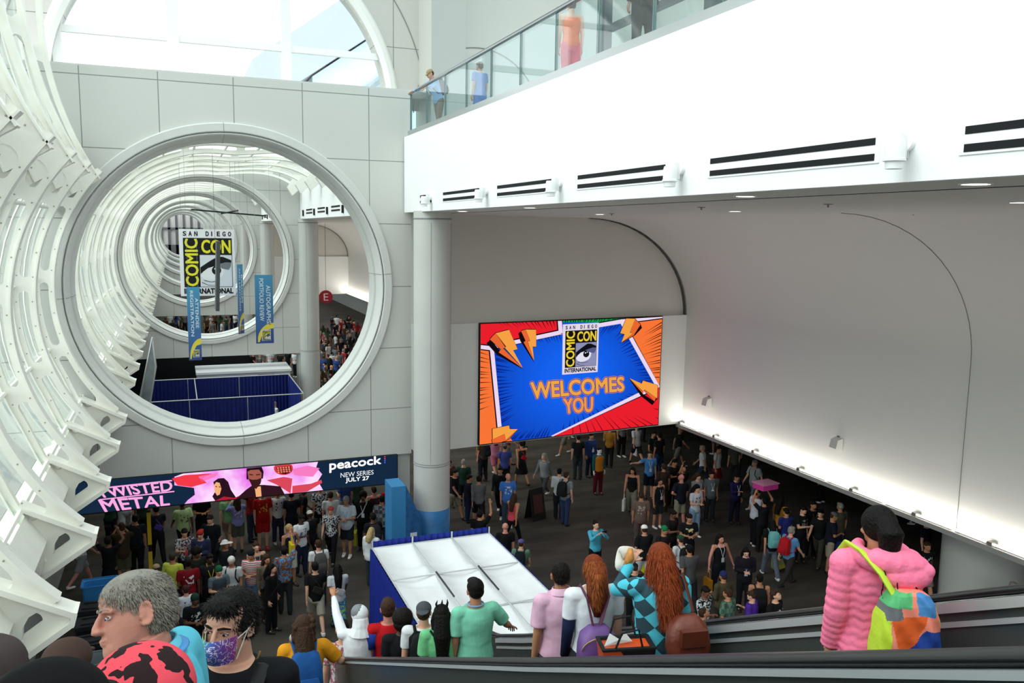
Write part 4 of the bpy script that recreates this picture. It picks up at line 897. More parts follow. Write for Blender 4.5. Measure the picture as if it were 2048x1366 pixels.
# pose: left arm, right arm, left leg (fwd, bend), right leg, lean, head yaw, head pitch
POSE = {'stand': ('down', 'down', (3, 3), (-3, 3), 2, 0, 5), 'walk': ('back', 'fwd', (24, 6), (-20, 22), 4, 0, 4), 'stride': ('fwd', 'back', (-22, 26), (26, 8), 5, 8, 6),
        'phone': ('down', 'phone', (4, 3), (-4, 3), 2, 0, 22), 'shoot': ('face', 'face', (4, 3), (-2, 3), 0, 0, -6), 'over': ('over', 'over', (4, 3), (-4, 3), -2, 0, -14),
        'belly': ('belly', 'belly', (4, 4), (-3, 3), 4, 0, 20), 'point': ('down', 'out', (6, 3), (-6, 3), 0, -20, 0), 'hip': ('hip', 'down', (3, 3), (-4, 6), 0, 10, 0),
        'rail': ('down', 'rail', (3, 3), (-3, 3), 3, 0, 8), 'lean': ('rail', 'rail', (6, 4), (-8, 4), 22, -10, 14), 'raise': ('down', 'raise', (5, 3), (-5, 3), 0, 0, -15),
        'carry': ('carry', 'fwd', (18, 5), (-15, 16), 3, -10, 6), 'looku': ('down', 'belly', (4, 3), (-4, 3), -4, 15, -22), 'arms': ('side', 'side', (5, 3), (-5, 3), 0, 0, 0), 'bag': ('bag', 'down', (3, 3), (-3, 3), 1, 0, 6)}
def skel(pose):
    la, ra, ll, rl, lean, yaw, pit = POSE[pose][:7]; roll = POSE[pose][7] if len(POSE[pose]) > 7 else 0; J = {}
    R = Matrix.Rotation(math.radians(lean), 3, 'X'); hipc = V3(0, 0, .90)
    T = lambda p: hipc+R @ (Vector(p)-hipc)
    J['T'] = T
    for s, a, l in ((1, la, ll), (-1, ra, rl)):
        S = T((s*.185, .01, 1.40)); d1, d2 = [Vector(v).normalized() for v in ARM[a]]
        d1 = V3(d1.x*s, d1.y, d1.z); d2 = V3(d2.x*s, d2.y, d2.z); E = S+d1*.285; Wr = E+d2*.25
        J['S', s], J['E', s], J['W', s], J['d', s] = S, E, Wr, d2
        f, b = math.radians(l[0]), math.radians(l[1]); Hp = V3(s*.092, 0, .88); K = Hp+V3(s*.01, -math.sin(f), -math.cos(f))*.41; A = K+V3(0, -math.sin(f-b), -math.cos(f-b))*.395
        J['H', s], J['K', s], J['A', s], J['fa', s] = Hp, K, A, f-b
    J['neck'] = T((0, .015, 1.455)); J['head'] = T((0, -.01, 1.60)); J['hr'] = R @ Matrix.Rotation(math.radians(yaw), 3, 'Z') @ Matrix.Rotation(math.radians(pit), 3, 'X') @ Matrix.Rotation(math.radians(roll), 3, 'Y')
    J['drop'] = min(J['A', 1].z, J['A', -1].z)-.075
    return J
def hand(m, w, d, s, curl=.35, seg=6, sc=1.0):
    d = d.normalized(); side = d.cross(V3(0, 0, 1)); side = side.normalized() if side.length > .2 else V3(1, 0, 0); nrm = side.cross(d).normalized()
    if d.z < -.7: side = V3(0, -1, 0)-d*d.dot(V3(0, -1, 0)); side.normalize(); nrm = d.cross(side)*-s; nrm.normalize()
    pc = w+d*.05*sc; m.rings([[tuple(w+d*(t*sc)+side*(wx*sc*math.cos(a))+nrm*(hx*sc*math.sin(a))) for a in [2*PI*k/8 for k in range(8)]] for t, wx, hx in ((-.005, .024, .02), (.03, .034, .017), (.07, .04, .015), (.092, .036, .012))])
    for i, (o, L) in enumerate(((.028, .068), (.010, .078), (-.010, .072), (-.028, .056))):
        p = w+d*.085*sc+side*(o*sc); q = p+(d*math.cos(curl)-nrm*math.sin(curl))*(L*.5*sc); r = q+(d*math.cos(curl*2.3)-nrm*math.sin(curl*2.3))*(L*.5*sc)
        m.tube([p, q, r], [.0088*sc, .008*sc, .0062*sc], seg)
    p = w+d*.03*sc+side*(.03*sc); q = p+(side*.75+d*.6-nrm*.2).normalized()*.036*sc; r = q+(side*.25+d*.85-nrm*.4).normalized()*.03*sc
    m.tube([p, q, r], [.0105*sc, .0095*sc, .0075*sc], seg)
def head_shape(m, J, det=1):
    c, R = J['head'], J['hr']
    def e(p, r, q=None, n=(14, 10)): m.ell(c+R @ Vector(p), r, R @ q if q else R, n[0], n[1])
    e((0, .018, .025), (.077, .093, .088)); e((0, -.03, -.02), (.062, .066, .075)); e((0, -.05, -.07), (.044, .045, .035)); e((0, -.083, .018), (.052, .02, .018))
    e((0, -.105, -.022), (.013, .018, .020)); e((0, -.10, .0), (.009, .012, .026)); e((.012, -.095, -.03), (.008, .01, .008), n=(8, 6)); e((-.012, -.095, -.03), (.008, .01, .008), n=(8, 6))
    e((0, -.088, -.062), (.024, .012, .010)); e((.036, -.078, -.035), (.022, .02, .02)); e((-.036, -.078, -.035), (.022, .02, .02))
    for s in (1, -1): e((s*.079, .01, -.008), (.010, .019, .031)); e((s*.084, .016, .01), (.008, .014, .018))
    m.tube([J['neck']+V3(0, .01, -.06), J['neck'], c+R @ V3(0, .02, -.06)], [.066, .058, .055], 14)
TORSO = [(.80, .13, .10), (.86, .155, .115), (.92, .163, .12), (1.0, .148, .105), (1.07, .138, .098), (1.16, .146, .106), (1.27, .162, .118), (1.35, .165, .112), (1.41, .135, .092), (1.445, .085, .075), (1.47, .062, .062)]
def torso(m, T, z0, z1, inf=0., fem=False, belly=0.):
    def at(z):
        for i in range(len(TORSO)-1):
            a, b = TORSO[i], TORSO[i+1]
            if a[0] <= z <= b[0]: t = (z-a[0])/(b[0]-a[0]); return a[1]+(b[1]-a[1])*t, a[2]+(b[2]-a[2])*t
        return (TORSO[0] if z < TORSO[0][0] else TORSO[-1])[1:]
    rs = []; n = 14
    for i in range(n+1):
        z = z0+(z1-z0)*i/n; w, d = at(z); w += inf; d += inf+belly*math.exp(-((z-1.02)/.13)**2)
        rs.append([tuple(T((w*math.cos(a), d*math.sin(a)-belly*.4*math.exp(-((z-1.02)/.13)**2), z))) for a in [2*PI*k/24 for k in range(24)]])
    m.rings(rs)
_P = {}
def body(pose, vox=.015):
    k = ('body', pose, vox)
    if k in _P: return _P[k]
    J = skel(pose); m = M(); T = J['T']; torso(m, T, .80, 1.45)
    for s in (1, -1):
        m.tube([T((s*.10, .01, 1.385)), J['S', s]], [.062, .058], 12); m.ell(J['S', s], (.058, .056, .058))
        m.tube([J['S', s], J['S', s].lerp(J['E', s], .45), J['E', s]], [.052, .047, .038], 12); m.ell(J['E', s], (.039,)*3)
        m.tube([J['E', s], J['E', s].lerp(J['W', s], .3), J['W', s]+J['d', s]*.01], [.038, .038, .025], 12)
        m.tube([J['H', s], J['H', s].lerp(J['K', s], .4), J['K', s]], [.092, .082, .056], 14); m.ell(J['K', s], (.057,)*3)
        m.tube([J['K', s], J['K', s].lerp(J['A', s], .3), J['A', s]], [.054, .056, .036], 12); m.ell(J['H', s], (.092,)*3)
        A = J['A', s]; m.tube([A+V3(0, .03, -.03), A+V3(0, -.06, -.045), A+V3(0, -.15, -.055)], [.036, .038, .026], 10)
    head_shape(m, J); me = remesh(m, vox, 3)
    h = M()
    for s in (1, -1): hand(h, J['W', s], J['d', s], s)
    b = bmesh.new(); b.from_mesh(me); n = [b.verts.new(v) for v in h.v]; 
    for f in h.f:
        try: fc = b.faces.new([n[i] for i in f]); fc.smooth = True
        except ValueError: pass
    bmesh.ops.recalc_face_normals(b, faces=b.faces); b.to_mesh(me); b.free(); _P[k] = me; return me
def limb(m, pts, rad, n=14): m.tube(pts, rad, n)
def garment(kind, pose, vox=.016):
    k = (kind, pose, vox)
    if k in _P: return _P[k]
    J = skel(pose); m = M(); T = J['T']
    def sleeves(t, r0, r1, cuff=.03):
        for s in (1, -1):
            m.tube([T((s*.10, .01, 1.385)), J['S', s]], [.072, .069], 12); m.ell(J['S', s], (.068, .066, .066))
            if t <= 1: m.tube([J['S', s], J['S', s].lerp(J['E', s], t*.5), J['S', s].lerp(J['E', s], t)], [r0, (r0+r1)/2+.004, r1], 14)
            else:
                m.tube([J['S', s], J['S', s].lerp(J['E', s], .5), J['E', s]], [r0, r0-.006, .05], 14); m.ell(J['E', s], (.051,)*3)
                m.tube([J['E', s], J['E', s].lerp(J['W', s], .5), J['W', s]-J['d', s]*.015], [.05, .044, cuff], 14)
    if kind == 'tee': torso(m, T, .84, 1.445, .018); sleeves(.66, .064, .062)
    elif kind == 'loose': torso(m, T, .80, 1.445, .03, belly=.03); sleeves(.78, .068, .072)
    elif kind == 'long': torso(m, T, .84, 1.445, .022); sleeves(2, .064, .05)
    elif kind == 'jacket': torso(m, T, .80, 1.455, .04); sleeves(2, .076, .06, .045)
    elif kind == 'tank':
        torso(m, T, .86, 1.39, .014)
        for s in (1, -1): m.tube([T((s*.085, -.08, 1.34)), T((s*.10, -.02, 1.452)), T((s*.09, .09, 1.36))], .016, 8)
    elif kind == 'vest': torso(m, T, .86, 1.43, .03)
    elif kind in ('pants', 'shorts', 'leggings', 'wide'):
        inf = {'pants': .016, 'shorts': .026, 'leggings': .006, 'wide': .03}[kind]; torso(m, T, .79, .99, .012)
        for s in (1, -1):
            Hp, K, A = J['H', s], J['K', s], J['A', s]; m.ell(Hp, (.1+inf*.5,)*3)
            if kind == 'shorts': m.tube([Hp, Hp.lerp(K, .5), Hp.lerp(K, .93)], [.104, .1, .098], 16)
            else: m.tube([Hp, Hp.lerp(K, .5), K], [.098+inf*.3, .08+inf, .058+inf], 16); m.ell(K, (.058+inf,)*3); m.tube([K, K.lerp(A, .4), A+V3(0, 0, .0)], [.058+inf, .056+inf, .044+inf*1.2], 14)
    elif kind in ('skirt', 'dress', 'gown'):
        zb = {'skirt': .52, 'dress': .5, 'gown': .1}[kind]
        rs = []
        for i in range(10):
            t = i/9; z = .98-(.98-zb)*t; w = .155+.10*t+(.03 if kind == 'gown' else 0)*t; d = .12+.10*t
            rs.append([(w*math.cos(a)*(1+.03*math.sin(a*7)*t), d*math.sin(a)*(1+.03*math.sin(a*7)*t), z) for a in [2*PI*q/32 for q in range(32)]])
        m.rings(rs)
        if kind != 'skirt': torso(m, T, .9, 1.44, .018); sleeves(.5, .062, .06)
    elif kind == 'shoes':
        for s in (1, -1):
            A = J['A', s]; m.tube([A+V3(0, .045, -.035), A+V3(0, 0, -.04), A+V3(0, -.08, -.048), A+V3(0, -.165, -.05), A+V3(0, -.19, -.052)], [.036, .046, .046, .04, .02], 12, flat=.72); m.tube([A+V3(0, 0, .02), A+V3(0, .0, -.03)], [.045, .048], 12)
    me = remesh(m, vox if kind != 'shoes' else .012, 3, kind); _P[k] = me; return me
def hairm(kind, pose, vox=.009):
    k = ('hair', kind, pose, vox)
    if k in _P: return _P[k]
    J = skel(pose); c, R = J['head'], J['hr']; m = M()
    def e(p, r, n=(18, 12)): m.ell(c+R @ Vector(p), r, R, *n)
    def tub(ps, r): m.tube([c+R @ Vector(p) for p in ps], r, 12)
    it = 3
    if kind == 'short': e((0, .028, .042), (.086, .094, .088)); e((0, .055, -.0), (.078, .062, .072)); e((0, -.045, .088), (.06, .045, .035))
    elif kind == 'crop': e((0, .026, .034), (.081, .092, .086)); e((0, .05, -.005), (.075, .06, .065))
    elif kind == 'recede': e((0, .014, .056), (.081, .102, .070)); e((0, .046, .012), (.0785, .074, .085)); e((0, .005, .03), (.0775, .055, .05))
    elif kind == 'fringe': e((0, .024, .048), (.092, .102, .092)); e((0, .055, -.0), (.08, .062, .072)); e((0, -.06, .075), (.07, .05, .04)); e((.03, -.085, .05), (.04, .025, .03)); e((-.03, -.085, .055), (.04, .025, .028))
    elif kind in ('long', 'curly', 'verylong'):
        e((0, .028, .042), (.09, .098, .09)); L = {'long': .30, 'curly': .26, 'verylong': .44}[kind]
        tub([(0, .06, .02), (0, .085, -.1), (0, .10, -.2), (0, .10, -L)], [.085, .092, .1, .07])
        for s in (1, -1): tub([(s*.07, .02, .03), (s*.088, .01, -.06), (s*.085, .02, -.16)], [.03, .034, .026])
        if kind == 'curly':
            r = random.Random(3)
            for i in range(40): a = r.uniform(0, 2*PI); z = r.uniform(-.26, .1); e((.1*math.cos(a)*.95, .05+.075*math.sin(a), z), (.028,)*3, (8, 6)) if math.sin(a) > -.35 else None
    elif kind == 'bun': e((0, .028, .04), (.083, .094, .087)); e((0, .075, .105), (.045, .042, .042)); e((0, .05, 0), (.076, .06, .065))
    elif kind == 'tail': e((0, .028, .04), (.083, .094, .087)); tub([(0, .10, .05), (0, .15, .0), (0, .15, -.12), (0, .13, -.24)], [.03, .038, .036, .016]); e((0, .05, 0), (.076, .06, .065))
    elif kind == 'afro': e((0, .035, .05), (.125, .125, .12)); e((0, .06, -.02), (.11, .09, .09))
    elif kind in ('cap', 'capback'):
        s = 1 if kind == 'cap' else -1
        e((0, .018, .055), (.088, .1, .075)); m.rings([[tuple(c+R @ V3(.07*math.cos(a), s*(-.085-.075*max(0, math.sin(a)))+.018, .045-.02*max(0, math.sin(a))+dz)) for a in [PI*q/14 for q in range(15)]+[0]][:15] for dz in (0, .014)])
    elif kind == 'beanie': e((0, .02, .05), (.09, .1, .088)); tub([(0, .02, .02), (0, .02, .045)], [.094, .094])
    elif kind == 'sunhat':
        e((0, .02, .06), (.088, .095, .075)); m.rings([[tuple(c+R @ V3(r*math.cos(a), .02+r*math.sin(a), z+.01*math.sin(2*a))) for a in [2*PI*q/28 for q in range(28)]] for r, z in ((.08, .05), (.2, .02), (.205, .03), (.08, .065))])
    elif kind == 'hood': e((0, .03, .03), (.1, .108, .105)); tub([(0, .05, -.02), (0, .055, -.12), (0, .04, -.2)], [.09, .1, .15])
    me = remesh(m, vox, it, 'hair'); _P[k] = me; return me
def extra(kind, pose):
    k = ('x', kind, pose)
    if k in _P: return _P[k]
    J = skel(pose); T = J['T']; m = M(); R0 = J['hr']; c = J['head']; out = None
    if kind == 'backpack':
        def rr(w, d, z, y): return [tuple(T((w*max(-1, min(1, 1.25*math.cos(a))), y+d*max(-1, min(1, 1.25*math.sin(a))), z))) for a in [2*PI*q/20 for q in range(20)]]
        m.rings([rr(.11, .05, .98, .2), rr(.145, .085, 1.0, .21), rr(.15, .1, 1.12, .22), rr(.145, .085, 1.3, .205), rr(.125, .06, 1.4, .19), rr(.07, .03, 1.44, .18)])
        m.rings([rr(.1, .03, 1.02, .31), rr(.115, .035, 1.06, .32), rr(.115, .035, 1.18, .315), rr(.1, .02, 1.22, .3)])
        for s in (1, -1): m.tube([T((s*.09, .13, 1.40)), T((s*.11, .02, 1.475)), T((s*.12, -.10, 1.38)), T((s*.125, -.14, 1.25)), T((s*.16, -.05, 1.08)), T((s*.13, .12, 1.04))], .018, 6, flat=.6)
    elif kind == 'lanyard':
        for s in (1, -1): m.tube([T((s*.06, .07, 1.47)), T((s*.075, -.04, 1.455)), T((s*.055, -.135, 1.34)), T((0, -.148, 1.14))], .007, 5)
        m.T = None; m.add([tuple(T((x, y, z))) for y in (-.152, -.158) for x, z in ((-.042, 1.02), (.042, 1.02), (.042, 1.14), (-.042, 1.14))], [(0, 1, 2, 3), (7, 6, 5, 4), (0, 4, 5, 1), (1, 5, 6, 2), (2, 6, 7, 3), (3, 7, 4, 0)])
    elif kind == 'tote':
        w = J['W', -1]+J['d', -1]*.07; m.cbox(w+V3(0, 0, -.42), (.08, .3, .38)); 
        for s in (-.09, .09): m.tube([w+V3(0, s, -.24), w+V3(0, s*.3, -.02), w+V3(0, -s*.1, 0)], .009, 5)
    elif kind == 'phone':
        ws = (J['W', -1]+J['W', 1])/2 if ARM_KEYS(pose) else J['W', -1]; d = J['d', -1]; p = ws+d*.1+V3(0, -.03, .02); m.cbox(p, (.15, .012, .075) if ARM_KEYS(pose) else (.075, .012, .15), Matrix.Rotation(.3, 3, 'X'))
    elif kind == 'sling': m.tube([T((.11, .02, 1.475)), T((.0, .15, 1.3)), T((-.16, .08, 1.05)), T((-.17, -.06, .98)), T((0, -.16, 1.2)), T((.11, -.08, 1.44)), T((.11, .02, 1.475))], .013, 6); m.cbox(T((-.02, .17, 1.12)), (.2, .06, .13), Matrix.Rotation(-.5, 3, 'Y'))
    elif kind == 'face':
        for s in (1, -1): m.ell(c+R0 @ V3(s*.03, -.088, .0), (.012, .006, .006), R0, 8, 6)
        for s in (1, -1): m.ell(c+R0 @ V3(s*.031, -.096, .021), (.017, .005, .004), R0, 8, 6)
    elif kind == 'mask': m.ell(c+R0 @ V3(0, -.07, -.05), (.054, .05, .045), R0, 14, 10)
    elif kind == 'ears':
        for s in (1, -1): m.tube([c+R0 @ V3(s*.05, .02, .09), c+R0 @ V3(s*.07, .02, .17), c+R0 @ V3(s*.06, .02, .23)], [.025, .022, .006], 8)
    me = mesh(kind, m, [mat('808080')], smooth=40); _P[k] = me; return me
def ARM_KEYS(p): return POSE[p][0] == POSE[p][1] and POSE[p][0] in ('face', 'over')
SKIN = {'l': 'D9A68C', 'm': 'B98262', 'd': '6E4836', 'k': '46302A', 'r': 'D08E7C', 'w': 'EFE6E2'}
HAIR = {'bk': '100D0B', 'br': '3A271B', 'bl': 'B89C6A', 'gy': '8C8880', 'rd': '7A3418', 'wh': 'E8E8E4', 'gn': '1E5A3A', 'nv': '1F2C5A', 'rc': '8E2220', 'pu': '54508A', 'tn': '9C8A6A', 'gr': '5C5E60'}
def cloth(c, pat=None):
    if not pat: return mat(c, .85, noise=.10, nscale=7, bump=.6, bscale=7, spec=.15)
    k = ('pat', c, pat)
    if k in _M: return _M[k]
    m = bpy.data.materials.new('printed'); m.use_nodes = True; N = m.node_tree.nodes; L = m.node_tree.links; b = N['Principled BSDF']; b.inputs['Roughness'].default_value = .85; b.inputs['Specular IOR Level'].default_value = .15
    kind, c2 = pat.split(':'); tc = N.new('ShaderNodeTexCoord'); x = N.new('ShaderNodeMix'); x.data_type = 'RGBA'; x.inputs[6].default_value = (*lin(c), 1); x.inputs[7].default_value = (*lin(c2), 1)
    if kind == 'blot': t = N.new('ShaderNodeTexNoise'); t.inputs['Scale'].default_value = 14; th = .54
    elif kind == 'camo': t = N.new('ShaderNodeTexNoise'); t.inputs['Scale'].default_value = 22; th = .5
    elif kind == 'check': t = N.new('ShaderNodeTexChecker'); t.inputs['Scale'].default_value = 9; th = .5
    else: t = N.new('ShaderNodeTexWave'); t.bands_direction = 'Z'; t.inputs['Scale'].default_value = 7; th = .6
    oi = N.new('ShaderNodeObjectInfo'); vm = N.new('ShaderNodeVectorMath'); vm.operation = 'ADD'
    if kind in ('blot', 'camo'):
        mu = N.new('ShaderNodeMath'); mu.operation = 'MULTIPLY'; mu.inputs[1].default_value = 40; L.new(oi.outputs['Random'], mu.inputs[0]); L.new(tc.outputs['Object'], vm.inputs[0]); L.new(mu.outputs[0], vm.inputs[1]); L.new(vm.outputs[0], t.inputs['Vector'])
    else: L.new(tc.outputs['Object'], t.inputs['Vector'])
    g = N.new('ShaderNodeMath'); g.operation = 'GREATER_THAN'; g.inputs[1].default_value = th
    s_ = N.new('ShaderNodeSeparateXYZ'); L.new(tc.outputs['Object'], s_.inputs[0])
    L.new(t.outputs['Fac'], g.inputs[0])
    if kind == 'blot':                                      # print on the chest only
        a = N.new('ShaderNodeMath'); a.operation = 'COMPARE'; a.inputs[1].default_value = 1.22; a.inputs[2].default_value = .12; L.new(s_.outputs[2], a.inputs[0])
        q = N.new('ShaderNodeMath'); q.operation = 'COMPARE'; q.inputs[1].default_value = 0; q.inputs[2].default_value = .11; L.new(s_.outputs[0], q.inputs[0])
        u = N.new('ShaderNodeMath'); u.operation = 'MULTIPLY'; L.new(a.outputs[0], u.inputs[0]); L.new(q.outputs[0], u.inputs[1])
        v = N.new('ShaderNodeMath'); v.operation = 'MULTIPLY'; L.new(u.outputs[0], v.inputs[0]); L.new(g.outputs[0], v.inputs[1]); L.new(v.outputs[0], x.inputs[0])
    else: L.new(g.outputs[0], x.inputs[0])
    L.new(x.outputs[2], b.inputs['Base Color']); _M[k] = m; return m
def hair_mat(c): return mat(c, .6, noise=.25, nscale=30, bump=.5, bscale=60, spec=.15)
def skin_mat(k): return mat(SKIN[k], .5, noise=.05, nscale=9, spec=.3)
PARTN = {'tee': 'shirt', 'loose': 'shirt', 'long': 'long_sleeved_top', 'jacket': 'jacket', 'tank': 'tank_top', 'vest': 'vest', 'pants': 'trousers', 'wide': 'trousers', 'shorts': 'shorts', 'leggings': 'leggings', 'skirt': 'skirt', 'dress': 'dress', 'gown': 'dress'}
HATN = {'cap': 'cap', 'capback': 'cap', 'beanie': 'beanie', 'sunhat': 'sun_hat', 'hood': 'hood'}
def person(x, y, z, rz, spec, label=None, group=None, H=1.74, fine=False):
    """spec: pose skin hair:colour top:colour[|pattern] bottom:colour shoes-colour [extras...]"""
    w = spec.split(); pose, sk = w[0], w[1]; J = skel(pose); s = H/1.72
    t = thing('person', label, 'person', (x, y, z), math.radians(rz), group); t.scale = (s, s, s)
    vb, vg, vh = (.009, .010, .006) if fine else (.016, .017, .010)
    def part(n, me, mt):
        o = bpy.data.objects.new(n, me); COL.objects.link(o); o.parent = t; o.location = (0, 0, -J['drop']); o.material_slots[0].link = 'OBJECT'; o.material_slots[0].material = mt; return o
    part('body', body(pose, vb), skin_mat(sk))
    hk, hc = w[2].split(':', 1)
    if hk != 'bald':
        if hk in HATN:
            if hk != 'hood': part('hair', hairm('crop', pose, vh), hair_mat(HAIR['br']))
            hp = hc.split('|'); part(HATN[hk], hairm(hk, pose, vh), cloth(HAIR.get(hp[0], hp[0]), hp[1] if len(hp) > 1 else None))
        else: part('hair', hairm(hk, pose, vh), hair_mat(HAIR.get(hc, hc)))
    for g in w[3:5]:
        if g == '-': continue
        k, c = g.split(':', 1); pat = None
        if '|' in c: c, pat = c.split('|')
        part(PARTN[k], garment(k, pose, vg), cloth(c, pat))
    part('shoes', garment('shoes', pose), mat(w[5], .6))
    part('eyes', extra('face', pose), mat('1A1412', .4))
    for e in w[6:]:
        k, c = e.split(':'); 
        if k == 'over': part('vest', garment('vest', pose, vg), cloth(c)); continue
        part({'tote': 'tote_bag', 'sling': 'sling_bag', 'mask': 'face_mask', 'ears': 'ear_headband'}.get(k, k), extra(k, pose), cloth(c) if k != 'phone' else mat(c, .3))
    return t
def stand(px, py, H, rz, spec, label, group=None):
    P = on_z(px, py, H); return person(P.x, P.y, 0, rz, spec, label, group, H)
